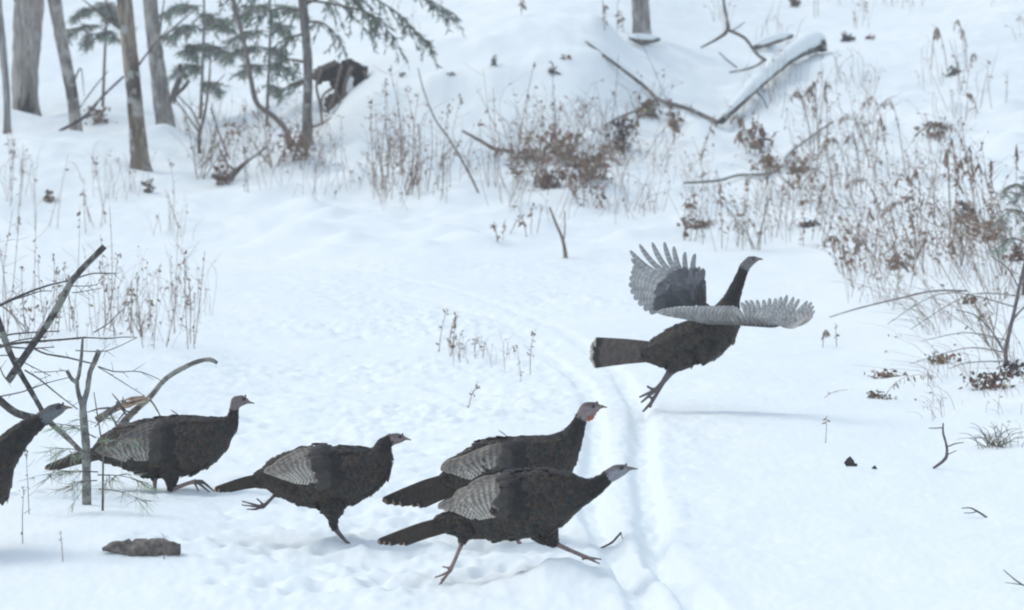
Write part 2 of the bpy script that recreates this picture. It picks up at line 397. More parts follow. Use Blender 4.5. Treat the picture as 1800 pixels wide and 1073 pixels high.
def bough(mbn, mbt, pts, rnd, spread, n_sub, need_len, col_n, droop=0.25, r0=0.02, density=1.0, nw=0.12, tw=1.0):
    """a conifer bough: limb, side sprays, needles as leaf-sized blades"""
    P = [Vector(p) for p in smooth_path(pts, 14)]
    tube(mbt, P, [r0 * (1 - 0.8 * i / 13) for i in range(14)], 5, (0.10, 0.085, 0.07))
    for k in range(n_sub):
        t = rnd.uniform(0.15, 1.0); i = min(int(t * 13), 12)
        p = P[i].lerp(P[i + 1], t * 13 - i)
        ax = (P[i + 1] - P[i]).normalized()
        sgn = rnd.choice((-1, 1))
        sd_ = ax.cross(Vector((0, 0, 1))).normalized() * sgn
        L = spread * rnd.uniform(0.35, 1.0) * (1.1 - 0.6 * t)
        d = (ax * rnd.uniform(0.3, 1.0) + sd_ * rnd.uniform(0.3, 1.0) + Vector((rnd.uniform(-.5, .5), rnd.uniform(-.4, .4), rnd.uniform(-0.5, 0.25) - droop))).normalized()
        q = [p + d * (L * s / 5) + Vector((0, 0, -droop * L * (s / 5) ** 2)) for s in range(6)]
        tube(mbt, q, [x * tw for x in (0.006, 0.005, 0.004, 0.004, 0.003, 0.002)], 3, (0.10, 0.085, 0.06), cap=False)
        m = int(22 * L / 0.35 * density) + 4
        for _ in range(m):
            s = rnd.uniform(0.1, 1.0) * 5; a = min(int(s), 4)
            b = q[a].lerp(q[a + 1], s - a)
            sv = Vector((rnd.gauss(0, 1), rnd.gauss(0, 1), rnd.gauss(0, 0.6)))
            nd = (d * 0.8 + sv * 0.55 + Vector((0, 0, -0.25))).normalized()
            nl = need_len * rnd.uniform(0.6, 1.2)
            wv = nd.cross(Vector((rnd.gauss(0, 1), rnd.gauss(0, 1), rnd.gauss(0, 1)))).normalized() * nl * nw
            c = [x * rnd.uniform(0.7, 1.35) for x in col_n]
            mbn.add([b - wv, b + wv, b + nd * nl + wv * .4, b + nd * nl - wv * .4], [(0, 1, 2, 3)], tuple(c))

def trunk_tree(name, label, pts, Y, wpx, col_lo, col_hi, mat, seed, limbs=(), flare=1.5, top=5.5, group=None, sides=16, dark_patch=0.0, foot=False):
    """pts: photo pixels base -> top along the trunk's middle; wpx: widths there; carries on above the frame to `top` metres"""
    rnd = random.Random(seed)
    P = [at(u, v, Y) for u, v in pts]
    base = P[0].copy(); base.z = gz(base.x, base.y)
    P[0] = base - Vector((0, 0, 0.15))
    R = [wpx_ * 0.5 * Y / FPX for wpx_ in wpx]
    d = (P[-1] - P[-2]).normalized()
    while P[-1].z < base.z + top:
        P.append(P[-1] + (d + Vector((rnd.uniform(-.05, .05), rnd.uniform(-.05, .05), 0.1))).normalized() * 0.6); R.append(R[-1] * 0.93)
    n = len(P) * 7
    PR = smooth_path([(*p, r) for p, r in zip(P, R)], n)
    mb = MB()
    ph = [rnd.uniform(0, 6.28) for _ in range(8)]
    def colf(t, an):
        k = 0.5 + 0.5 * math.sin(an * 2 + ph[0] + t * 9) * math.sin(t * 23 + ph[1] + an)
        c = [a * (1 - k) + b * k for a, b in zip(col_lo, col_hi)]
        if dark_patch and math.sin(t * 31 + ph[2] + 0.7 * math.sin(an + ph[4])) > 1 - dark_patch: c = [x * 0.45 for x in c]
        if foot and t * 5.8 < .30 + .16 * math.sin(an * 3) - .12 * math.sin(an * 7 + 1): c = [.035, .03, .026]  # dark foot colour paints the shade of a hollow that is not modelled
        return tuple(c)
    pts3 = [Vector(p[:3]) for p in PR]; rad = [p[3] for p in PR]
    h0 = pts3[0].z
    rad = [r * (1 + (flare - 1) * math.exp(-max(p.z - base.z, 0) / 0.10)) for r, p in zip(rad, pts3)]
    tube(mb, pts3, rad, sides, colf, rough=0.05, rnd=rnd)
    root = empty(name, base)
    tag(root, label, 'tree', group)
    mb.build('trunk', mat, base, root)
    for lp, lw in limbs:                                          # limbs: photo pixel paths with depth offsets
        m2 = MB(); Q = [at(u, v, Y + dy) for u, v, dy in lp]
        Q = smooth_path(Q, 12)
        tube(m2, Q, [lw * 0.5 * Y / FPX * (1 - 0.75 * i / 11) for i in range(12)], 6, tuple(0.8 * c for c in col_lo), rough=0.12, rnd=rnd)
        m2.build('limb', M_TWIG, base, root)
    return root, base

# crowns of the leafless trees start above the frame: a few bare limbs each
def bare_crown(root, base, Y, x, seed, h=4.2, n=6):
    rnd = random.Random(seed)
    for k in range(n):
        mb = MB()
        p = Vector((x, Y, base.z + h + rnd.uniform(-0.6, 1.0))); a = rnd.uniform(0, 6.28)
        d = Vector((math.cos(a), math.sin(a), 0.9)).normalized()
        q = [p]
        for s in range(6): q.append(q[-1] + (d + Vector((rnd.uniform(-.3, .3), rnd.uniform(-.3, .3), rnd.uniform(-.1, .3)))).normalized() * 0.25)
        tube(mb, q, [0.03 * (1 - i / 8) for i in range(7)], 5, GREY)
        for j in range(4):
            s = q[rnd.randint(2, 6)]; e = s + Vector((rnd.uniform(-.5, .5), rnd.uniform(-.5, .5), rnd.uniform(0.1, .6)))
            tube(mb, [s, s.lerp(e, .5) + Vector((0, 0, .05)), e], [0.01, 0.007, 0.003], 4, GREY)
        mb.build('limb', M_TWIG, base, root)

r_, b_ = trunk_tree('tree', 'widest tree trunk at the left with pale furrowed bark and painted hollow shade at foot', [(48, 212), (44, 150), (48, 60), (52, -20)], 46.2, [48, 46, 50, 54], (0.20, 0.18, 0.16), (0.38, 0.35, 0.32), M_BARKP, 1, flare=1.15, sides=24, foot=True)
bare_crown(r_, b_, 46.2, at(55, -150, 46.2).x, 101)
r_, b_ = trunk_tree('tree', 'slender pale trunk at the extreme left, left of the widest trunk', [(12, 232), (12, 170), (4, 80), (-4, 0)], 44.0, [13, 12, 14, 14], (0.16, 0.15, 0.15), PALE, M_BARKP, 2, flare=1.3)
r_, b_ = trunk_tree('tree', 'leaning grey trunk just right of the widest furrowed trunk', [(137, 234), (127, 170), (108, 70), (92, -20)], 44.4, [23, 21, 22, 24], (0.18, 0.16, 0.145), (0.36, 0.33, 0.30), M_BARK, 3, flare=1.15, dark_patch=0.35,
                    limbs=[([(128, 150, 0), (142, 120, .1), (148, 170, .2)], 4)])
r_, b_ = trunk_tree('tree', 'dark patchy trunk with mossy foot standing nearest on the left bank', [(250, 318), (244, 260), (236, 170), (226, 70), (216, -20)], 40.6, [35, 31, 27, 27, 27], (0.135, 0.105, 0.08), (0.30, 0.255, 0.205), M_BARK, 4, flare=1.25, dark_patch=0.5,
                    limbs=[([(226, 60, 0), (190, 35, -.1), (140, -5, -.2)], 7), ([(240, 120, 0), (262, 90, .1), (300, 45, .3)], 5)])
bare_crown(r_, b_, 40.6, at(205, -150, 40.6).x, 104)
r_, b_ = trunk_tree('tree', 'smooth grey trunk on a snow mound right of the dark patchy trunk', [(294, 228), (284, 170), (273, 90), (262, -20)], 44.2, [35, 31, 27, 25], (0.20, 0.185, 0.168), (0.32, 0.30, 0.27), M_BARK, 5, flare=1.1,
                    limbs=[([(278, 75, 0), (283, 40, .1), (290, -10, .1)], 6), ([(280, 72, 0), (310, 45, 0), (348, 12, .2)], 6)])
r_, b_ = trunk_tree('tree', 'grey trunk in the upper middle right above a snowy branch', [(1129, 64), (1127, 30), (1124, -20)], 48.0, [33, 31, 30], (0.17, 0.16, 0.15), (0.29, 0.275, 0.26), M_BARK, 6, flare=1.1)
bare_crown(r_, b_, 48, at(1120, -150, 48).x, 106)
r_, b_ = trunk_tree('sapling', 'thin sapling whose trunk bends like a bow beside the hemlock', [(512, 290), (505, 235), (484, 208), (452, 182), (441, 140), (430, 80), (408, -10)], 41.6, [12, 10, 10, 9, 8.5, 8, 8], (0.11, 0.09, 0.08), (0.19, 0.16, 0.145), M_TWIG, 7, flare=1.2, top=3.5, sides=8)
r_['category'] = 'sapling'
# hemlock: straight little trunk, green boughs reaching over the bank
r_, b_ = trunk_tree('hemlock_tree', 'small hemlock with straight trunk and green boughs beside the upturned roots', [(540, 285), (540, 200), (541, 110), (530, -20)], 41.8, [20, 17, 16, 16], (0.10, 0.088, 0.08), (0.19, 0.175, 0.165), M_BARK, 8, flare=1.3, top=4.6)
HEM = (0.125, 0.165, 0.135)
for k, (pp, sp_, ns) in enumerate([([(533, 10, 0), (600, -15, -.3), (680, 10, -.6), (760, 85, -.9)], .55, 34), ([(533, -10, 0), (620, -40, -.2), (720, -15, -.3), (800, 25, -.5)], .5, 26),
                    ([(532, 0, 0), (600, 10, -.6), (660, 30, -1.0), (700, 80, -1.3)], .5, 26), ([(534, 40, 0), (565, 40, -.3), (590, 62, -.5), (604, 88, -.6)], .32, 13),
                    ([(532, 20, 0), (490, 15, .2), (450, 30, .3)], .45, 13), ([(535, 60, 0), (500, 70, .2), (470, 95, .4)], .4, 11), ([(538, 110, 0), (505, 105, .2), (480, 120, .3)], .35, 8), ([(538, 140, 0), (510, 150, .2), (490, 165, .3)], .3, 7),
                    ([(531, -30, 0), (440, -20, .3), (380, 5, .5)], .5, 16)]):
    rnd = random.Random(200 + k); mbn = MB(); mbt = MB()
    bough(mbn, mbt, [at(u, v, 41.8 + dy) for u, v, dy in pp], rnd, sp_, ns, 0.075, HEM, droop=0.3)
    bo = mbt.build('bough', M_TWIG, b_, r_)
    tag(mbn.build('needles', M_NEED, b_, bo), kind='stuff')
# young pines behind: loose pale green tufts
for k, (u0, v0, Y, hp, lab, lev) in enumerate([(352, 210, 47.5, 330, 'loose young pine behind the grey trunk, tufts hanging over the snow', [(-40, 60, 1), (20, 40, 1), (40, 95, 1), (-30, 130, 1), (30, 160, .8), (-55, 25, 1), (45, 50, 1), (-15, 95, 1)]),
                                          (180, 190, 49.5, 300, 'faint young pine between the leaning trunk and the dark patchy trunk', [(-40, 30, .8), (10, 20, 1), (-25, 75, .8), (20, 70, .6), (-50, 60, .8), (35, 45, .8)]),
                                          (468, 225, 48.0, 330, 'faint young pine behind the bowed sapling', [(-50, 70, .8), (20, 100, .8), (30, 55, .8), (-40, 130, .8), (20, 165, .6), (-30, 25, 1), (40, 130, .8), (-60, 100, .9), (50, 25, .9)]),
                                          (1798, 520, 29.0, 230, 'soft green pine sapling standing in the thicket at the right edge', [(-34, 345, .6), (14, 330, .6), (-38, 390, .6), (10, 400, .6), (-40, 440, .5), (-10, 360, .5)])]):
    rnd = random.Random(300 + k)
    P0 = ground(u0, v0); Y = P0.y
    root = empty('pine_sapling', P0); tag(root, lab, 'pine', 'young pines behind the trunks' if u0 < 900 else None)
    mb = MB(); tp = P0 + Vector((0.05, 0.1, hp * Y / FPX))
    tube(mb, [P0 - Vector((0, 0, .1)), P0.lerp(tp, .5) + Vector((.03, 0, 0)), tp], [0.022, 0.016, 0.006], 6, (0.13, 0.11, 0.10)); mb.build('trunk', M_TWIG, P0, root)
    for (du, vv, sc) in lev:
        mbn = MB(); mbt = MB()
        s = P0.lerp(tp, min(max((v0 - vv + 12) / hp, 0.1), 0.95)); e = at(u0 + du * 1.2, vv, Y - 0.3)
        bough(mbn, mbt, [s, s.lerp(e, .5) + Vector((0, 0, .06)), e], rnd, 0.34 * sc, int(34 * sc), 0.10 * (.45 + .55 * (Y > 40)), (0.30, 0.335, 0.29), droop=0.12, r0=0.008, density=1.5, nw=.07, tw=.5)
        bo = mbt.build('bough', M_TWIG, P0, root); tag(mbn.build('needles', M_NEED, P0, bo), kind='stuff')

# ------------------------------------------------------------------ dead wood on the bank
def branch_thing(name, label, cat, main, Y, wpx, col, seed, subs=(), mat=None, sides=8, snow=None, group=None, part='side_branch', rough=0.1, lie=None):
    """main: photo pixel path (u, v, depth offset); wpx widths in photo pixels; subs: list of (path, w0, w1); snow: (lift, width) of a snow cap"""
    rnd = random.Random(seed); mat = mat or M_BARK
    if lie is not None:                                           # every point at the distance where the snow under it lies
        def dep(u, v): return ground(u, v + lie).y - 0.12 - Y
        subs = [([(u, v, dep(u, v)) for u, v, d in p], a, b) for p, a, b in subs]
        main = [(u, v, dep(u, v)) for u, v, d in main]
    Q = [at(u, v, Y + d) for u, v, d in main]; o = Q[0].copy()
    n = max(12, len(main) * 6)
    PR = smooth_path([(*p, ww * 0.5 * Y / FPX) for p, ww in zip(Q, wpx)], n)
    mb = MB(); tube(mb, [p[:3] for p in PR], [max(p[3], 0.001) for p in PR], sides, col, rough=rough, rnd=rnd)
    ob = mb.build(name, mat, o); tag(ob, label, cat, group)
    for path, w0, w1 in subs:
        m2 = MB(); q = smooth_path([at(u, v, Y + d) for u, v, d in path], 10)
        tube(m2, q, [max((w0 + (w1 - w0) * i / 9) * 0.5 * Y / FPX, 0.001) for i in range(10)], 5, col, rough=rough, rnd=rnd)
        m2.build(part, mat, o, ob)
    if snow:
        m3 = MB(); lift, sw = snow
        pts = [Vector(p[:3]) + Vector((0, 0, p[3] * lift)) for p in PR[1:-1]]
        k = len(pts)
        tube(m3, pts, [PR[i + 1][3] * sw * (0.35 + 0.65 * min(1, 6 * i / k, 6 * (k - 1 - i) / k)) for i in range(k)], 10, (1, 1, 1), rough=0.06, rnd=rnd)
        m3.build('snow_cap', M_SNOW, o, ob)
    return ob

BR = (0.125, 0.105, 0.095)
branch_thing('fallen_log', 'thick snow covered log slanting down the right bank', 'log', [(1268, 214, 0), (1330, 152, .1), (1390, 102, .2), (1425, 85, .25), (1452, 80, .3)], 43.3, [12, 17, 20, 26, 26], (0.055, 0.05, 0.05), 21, snow=(1.15, 1.35), lie=14,
             subs=[([(1328, 160, 0), (1342, 175, -.1), (1348, 190, -.15)], 4, 2)])
branch_thing('fallen_branch', 'shorter snowy branch lying behind the thick slanting log', 'branch', [(1328, 84, 0), (1352, 76, 0), (1392, 64, 0)], 47.0, [10, 12, 9], (0.10, 0.085, 0.075), 22, snow=(1.1, 1.2), lie=6)
branch_thing('dead_branch', 'dark forked twiggy branch standing left of the slanting log', 'branch', [(1232, 84, 0), (1262, 68, 0), (1279, 52, 0), (1275, 20, 0), (1270, -10, 0)], 46.0, [3, 5, 7, 5, 4], BR, 23,
             subs=[([(1280, 53, 0), (1310, 68, -.1), (1330, 95, -.2), (1346, 106, -.3)], 6, 5), ([(1346, 106, -.3), (1320, 120, -.3), (1282, 128, -.3)], 5, 3), ([(1296, 120, -.3), (1276, 104, -.3), (1264, 92, -.3)], 3, 2), ([(1288, 54, 0), (1300, 46, 0), (1310, 38, 0)], 3, 1.5)])
branch_thing('fallen_branch', 'long bare branch slanting across the mound towards the log foot', 'branch', [(1030, 74, 0), (1080, 112, -.2), (1130, 150, -.4), (1160, 176, -.5), (1210, 192, -.6), (1262, 216, -.7)], 43.0, [5, 6, 7, 8, 8, 9], (0.17, 0.15, 0.14), 24, lie=5,
             subs=[([(1155, 174, -.5), (1130, 190, -.5), (1085, 208, -.5), (1062, 222, -.5)], 6, 3), ([(1058, 96, -.1), (1062, 102, -.1)], 4, 3)])
branch_thing('fallen_branch', 'thin branch with snow along it lying low on the right bank', 'branch', [(1203, 322, 0), (1260, 318, 0), (1300, 308, 0), (1345, 306, 0), (1372, 294, 0), (1382, 274, 0), (1420, 244, 0), (1464, 214, 0)], 39.6, [4, 5, 5, 6, 7, 6, 5, 4], (0.15, 0.13, 0.12), 25, snow=(1.0, 0.85), lie=5)
branch_thing('fallen_branch', 'forked brown branch propped in front of the mound', 'branch', [(812, 230, 0), (845, 248, 0), (870, 262, 0), (905, 266, 0)], 40.8, [4, 6, 7, 6], (0.16, 0.13, 0.115), 26,
             subs=[([(876, 264, 0), (862, 285, -.1), (832, 310, -.2)], 6, 4), ([(850, 300, -.2), (875, 292, -.2), (900, 290, -.2)], 3, 3)])
branch_thing('fallen_branch', 'short dark snowy branch lying below the upper middle trunk', 'branch', [(1105, 66, 0), (1128, 73, 0), (1158, 70, 0)], 47.2, [5, 12, 7], (0.10, 0.085, 0.075), 27, snow=(1.1, 1.1), lie=6)
branch_thing('dead_branch', 'dark straight branch leaning between the left trunks', 'branch', [(104, 231, 0), (148, 206, 0), (180, 170, 0), (217, 135, -.2)], 43.9, [6, 6, 5, 4], (0.09, 0.08, 0.08), 28, subs=[([(140, 190, 0), (165, 155, 0), (190, 125, 0)], 3, 2)])
branch_thing('broken_stub', 'broken dark stub beside the smooth grey trunk', 'stub', [(302, 182, 0), (308, 160, 0), (314, 140, 0), (317, 112, 0)], 43.6, [12, 12, 9, 7], (0.10, 0.088, 0.082), 29, subs=[([(305, 170, 0), (322, 155, 0), (332, 142, 0)], 9, 6)])
branch_thing('dead_branch', 'bare whippy shrub stem rising between smooth trunk and bowed sapling', 'branch', [(352, 290, 0), (350, 240, 0), (360, 200, 0), (368, 140, 0), (370, 100, 0), (376, 72, 0)], 42.5, [7, 7, 5, 4, 3, 2], (0.14, 0.11, 0.10), 30,
             subs=[([(352, 236, 0), (330, 205, 0), (306, 172, 0)], 4, 2), ([(352, 226, 0), (338, 196, 0), (312, 168, 0)], 4, 2), ([(368, 165, 0), (380, 148, 0), (396, 130, 0)], 3, 1.5), ([(372, 190, 0), (385, 235, 0), (408, 290, 0)], 3, 4)])
branch_thing('fallen_branch', 'leaning twiggy branch running up from the bowed sapling foot', 'branch', [(395, 334, 0), (408, 310, 0), (430, 288, 0), (470, 258, 0)], 39.9, [9, 12, 7, 3], (0.14, 0.115, 0.105), 31,
             subs=[([(402, 318, 0), (388, 312, 0), (372, 306, 0)], 6, 4), ([(415, 300, 0), (400, 290, 0), (385, 262, 0)], 5, 3)])
branch_thing('dead_branch', 'thin bent sapling stem arching down the left of the mound', 'branch', [(864, 388, 0), (846, 350, .1), (822, 300, .3), (790, 245, .5), (765, 210, .8), (745, 160, 1.2), (735, 120, 1.5)], 37.2, [5, 4, 4, 3.5, 3, 2.5, 2], (0.17, 0.145, 0.13), 32)
branch_thing('dead_branch', 'pale tan bare stem standing in the snow below the leafy brush', 'branch', [(995, 460, 0), (990, 425, 0), (978, 395, .1), (966, 365, .2)], 32.2, [9, 6, 5, 4], (0.24, 0.19, 0.145), 33, subs=[([(990, 430, 0), (993, 400, 0), (992, 370, 0)], 3, 2)])

# upturned roots in the hollow
rnd = random.Random(41)
o = at(600, 150, 43.9); rp = empty('upturned_roots', o); tag(rp, 'dark upturned tree roots overhanging a hollow under the snowy mound', 'tree roots')
def lump(mb, c, r, rnd, col, sq=(1, 1, 1)):
    bm = bmesh.new(); bmesh.ops.create_icosphere(bm, subdivisions=3, radius=1)
    vs = []
    for v in bm.verts:
        n = 1 + 0.28 * math.sin(v.co.x * 5 + c[0] * 9) * math.sin(v.co.z * 6 + 1) + rnd.uniform(-.10, .10)
        vs.append(Vector(c) + Vector((v.co.x * r * sq[0] * n, v.co.y * r * sq[1] * n, v.co.z * r * sq[2] * n)))
    mb.add(vs, [tuple(v.index for v in f.verts) for f in bm.faces], col); bm.free()
mb = MB()
for (u, v, dy, r, c) in [(588, 126, .1, 18, .035), (612, 122, .0, 18, .022), (632, 130, .05, 15, .018), (634, 146, .15, 13, .012), (566, 132, 0, 15, .04), (603, 150, .45, 22, .012), (612, 172, .35, 18, .045), (585, 180, .3, 16, .055), (625, 160, .4, 14, .012)]:  # soil of the root plate; the blackest clods paint the cavity's shade
    lump(mb, at(u, v, 43.7 + dy), r * 43.7 / FPX, rnd, (c, c * .88, c * .78))
mb.build('soil_clod', M_SOIL, o, rp)
for path, w0, w1 in [([(523, 150, -.2), (545, 138, -.15), (566, 120, -.1), (590, 110, 0)], 6, 11), ([(566, 122, -.2), (556, 150, -.25), (562, 180, -.25), (566, 215, -.2)], 6, 4),
                     ([(600, 115, -.2), (594, 140, -.3), (588, 165, -.3), (578, 190, -.3)], 6, 4), ([(585, 155, -.3), (568, 168, -.32), (566, 190, -.32), (580, 200, -.3)], 5, 3), ([(590, 158, -.3), (598, 180, -.3), (586, 200, -.28)], 4, 3),
                     ([(618, 118, -.1), (606, 150, -.25), (604, 175, -.25), (596, 196, -.2)], 8, 5), ([(545, 225, -.3), (575, 215, -.3), (600, 195, -.2), (630, 178, -.1)], 7, 8), ([(640, 125, 0), (645, 145, .05), (636, 170, .1)], 7, 5)]:
    m2 = MB(); q = smooth_path([at(u, v, 43.6 + d) for u, v, d in path], 12)
    tube(m2, q, [(w0 + (w1 - w0) * i / 11) * .5 * 43.6 / FPX for i in range(12)], 6, (0.15, 0.12, 0.10), rough=.15, rnd=rnd); m2.build('root', M_TWIG, o, rp)
mb = MB(); lump(mb, at(614, 150, 43.55), 9 * 43.6 / FPX, rnd, (1, 1, 1), (0.8, .8, 1.9)); mb.build('snow_clump', M_SNOW, o, rp)

# ------------------------------------------------------------------ fallen tree top and stump, left foreground
def Z5(x, y): return (x / 3.155, 420 + y / 3.155)
def path5(l): return [(*Z5(p[0], p[1]), p[2] if len(p) > 2 else 0.0) for p in l]
BK = (0.085, 0.078, 0.075)
root = branch_thing('fallen_tree_top', 'fallen tree top with thick lichen spotted limbs at the left edge', 'dead tree',
    path5([(-160, 250, -.3), (-60, 360, -.1), (0, 480), (50, 620), (110, 740), (175, 850), (220, 930), (260, 1000, .0), (380, 1110, -.2), (500, 1230, -.5)]), 14.6, [13, 13, 12, 11, 10, 9.5, 9, 10, 9, 8], BK, 51, rough=.08, mat=M_BARKF,
    subs=[(path5([(50, 780, .05), (100, 705), (190, 570), (290, 430), (390, 245), (470, 150), (578, 42)]), 15, 11.5),
          (path5([(-120, 800, -.2), (0, 895), (90, 965), (230, 1000, .1)]), 15, 15)], part='limb')
m2 = MB(); rnd = random.Random(52)
tw = [([(-60, 400), (30, 355), (150, 300), (280, 255), (390, 232)], 6, 2.6), ([(30, 350), (140, 318), (220, 292), (290, 290)], 3, 1.5), ([(410, 225), (500, 195), (580, 192), (645, 192)], 3, 1.6), ([(400, 262), (480, 262), (540, 255)], 2, 1.2),
      ([(-40, 560), (60, 530), (200, 518), (330, 512)], 4, 2), ([(-40, 610), (90, 580), (200, 570), (330, 560), (475, 548)], 5, 3.6), ([(-30, 580), (60, 600), (180, 608), (300, 600)], 4, 2), ([(20, 590), (120, 560), (260, 545)], 3, 2),
      ([(190, 610), (260, 640), (380, 660), (500, 690)], 4, 3), ([(140, 730), (220, 780), (330, 870), (430, 945)], 3.4, 2), ([(475, 548), (600, 552), (690, 545), (760, 548)], 2.6, 1.2), ([(420, 620), (560, 625), (640, 605), (760, 548)], 2.4, 1.2), ([(545, 708), (640, 738), (760, 735), (840, 760), (900, 790)], 2.4, 1.2),
      ([(545, 712), (640, 770), (720, 820), (800, 870)], 2, 1.2), ([(-30, 880), (120, 850), (260, 800), (380, 770)], 3, 1.5), ([(190, 740), (280, 738), (360, 730)], 1.8, 1.2), ([(400, 300), (470, 290), (560, 275)], 1.8, 1.1),
      ([(520, 520), (600, 470), (660, 410), (690, 395)], 2.2, 1.3), ([(60, 800), (20, 760), (-30, 640)], 3, 2), ([(-20, 650), (60, 650), (160, 700), (280, 760)], 2.4, 1.4)]
for l, w0, w1 in tw:
    m2 = MB(); q = smooth_path([at(*Z5(x, y), 14.6 + rnd.uniform(-.12, .12)) for x, y in l], 10)
    tube(m2, q, [(w0 + (w1 - w0) * i / 9) * .5 * 14.6 / FPX for i in range(10)], 5, (0.09, 0.082, 0.078), rough=.12, rnd=rnd)
    for _ in range(4):
        s = Vector(q[rnd.randint(2, 8)]); e = s + Vector((rnd.uniform(-.02, .06), rnd.uniform(-.04, .04), rnd.uniform(-.04, .05)))
        tube(m2, [s, e], [0.0016, 0.0008], 3, (0.09, 0.08, 0.075), cap=False)
    m2.build('twig', M_TWIG, root.location, root)

st = branch_thing('forked_stump', 'grey forked sapling stump with lichen standing behind the leftmost turkey head', 'stump', path5([(482, 1640), (480, 1400), (478, 1180), (468, 1050), (460, 930), (482, 850), (500, 740), (530, 670), (550, 618)]), 14.0, [19, 17, 15, 14.5, 13, 9.5, 9, 9.5, 9.5], (0.17, 0.165, 0.155), 53, mat=M_BARKF,
    subs=[(path5([(462, 950), (440, 880), (425, 800), (440, 740), (452, 640), (458, 548)]), 11, 4.5), (path5([(428, 800), (395, 775), (370, 730)]), 9, 7)], part='fork', rough=.07)
bb = branch_thing('broken_branch', 'snapped branch with splintered end curving up behind the turkey back', 'branch', path5([(560, 1180, .1), (640, 1070), (730, 970), (830, 880), (900, 795), (960, 748), (1050, 700), (1120, 675), (1170, 672), (1205, 690)]), 15.8, [11, 11, 12, 10, 9, 9.5, 8.5, 8, 8, 6], (0.15, 0.13, 0.115), 54, rough=.08, mat=M_BARKF,
    subs=[(path5([(535, 1005), (580, 975), (650, 935), (720, 915)]), 14, 12), (path5([(830, 890), (860, 930), (890, 985)]), 3.5, 2.5)], part='snapped_piece')
m2 = MB(); rnd = random.Random(55)
for k in range(16):
    a = at(*Z5(rnd.uniform(640, 740), rnd.uniform(895, 950)), 15.75 + rnd.uniform(-.02, .02)); b = at(*Z5(rnd.uniform(770, 840), rnd.uniform(868, 900)), 15.78)
    c = rnd.uniform(.25, .5)
    tube(m2, [a, a.lerp(b, .5) + Vector((0, 0, rnd.uniform(-.004, .008))), b], [0.002, 0.0045, 0.004], 4, (0.36 * c / .3, 0.28 * c / .3 * .95, 0.20 * c / .3))
m2.build('splinters', M_WOOD, bb.location, bb)['kind'] = 'stuff'
m2 = MB()
for k in range(9):
    a = Vector(at(*Z5(rnd.uniform(600, 740), rnd.uniform(900, 980)), 15.7)); e = a + Vector((rnd.uniform(-.12, .14), rnd.uniform(-.1, .05), rnd.uniform(-.14, .08)))
    tube(m2, [a, a.lerp(e, .5) + Vector((rnd.uniform(-.02, .02), 0, rnd.uniform(-.02, .02))), e], [0.005, 0.004, 0.002], 4, (0.10, 0.09, 0.08))
m2.build('twigs', M_TWIG, bb.location, bb)['kind'] = 'stuff'

# pine seedling with soft green sprays round the stump
P0 = ground(232, 915); pr = empty('pine_seedling', at(180, 935, 13.75) ); 
pb = Vector((at(180, 900, 13.75).x, 13.75, 0)); pb.z = gz(pb.x, pb.y); pr.location = pb
tag(pr, 'pale green pine seedling with blurry needle sprays round the forked stump', 'pine')
mb = MB(); tip = at(165, 690, 13.7); tube(mb, [pb - Vector((0, 0, .05)), pb.lerp(tip, .5) + Vector((.02, 0, 0)), tip], [.006, .004, .002], 5, (0.13, 0.12, 0.09)); mb.build('trunk', M_TWIG, pb, pr)
for k, (a, b, n) in enumerate([((172, 830), (60, 838), 12), ((170, 800), (85, 790), 10), ((172, 835), (260, 850), 11), ((168, 770), (100, 745), 9), ((174, 860), (250, 880), 6), ((168, 790), (215, 770), 6), ((170, 845), (110, 862), 7), ((167, 750), (200, 735), 5)]):
    rnd = random.Random(60 + k); mbn = MB(); mbt = MB(); A = at(*a, 13.75); B = at(*b, 13.55)
    bough(mbn, mbt, [A, A.lerp(B, .5) + Vector((0, 0, .012)), B], rnd, 0.13, n, 0.062, (0.30, 0.335, 0.26), droop=.08, r0=.003, density=1.5, nw=.022, tw=.3)
    bo = mbt.build('bough', M_TWIG, pb, pr); tag(mbn.build('needles', M_NEED, pb, bo), kind='stuff')

# ------------------------------------------------------------------ turkeys
BODY = (0.009, 0.008, 0.0082)
class Bird: pass

def sphere_set(sts, to_w, sc, ylat, n_per=7):
    out = []
    for i in range(len(sts) - 1):
        a, b = sts[i], sts[i + 1]
        for k in range(n_per):
            t = k / n_per
            out.append([a[j] + (b[j] - a[j]) * t for j in range(len(a))] )
    out.append(list(sts[-1]))
    return out

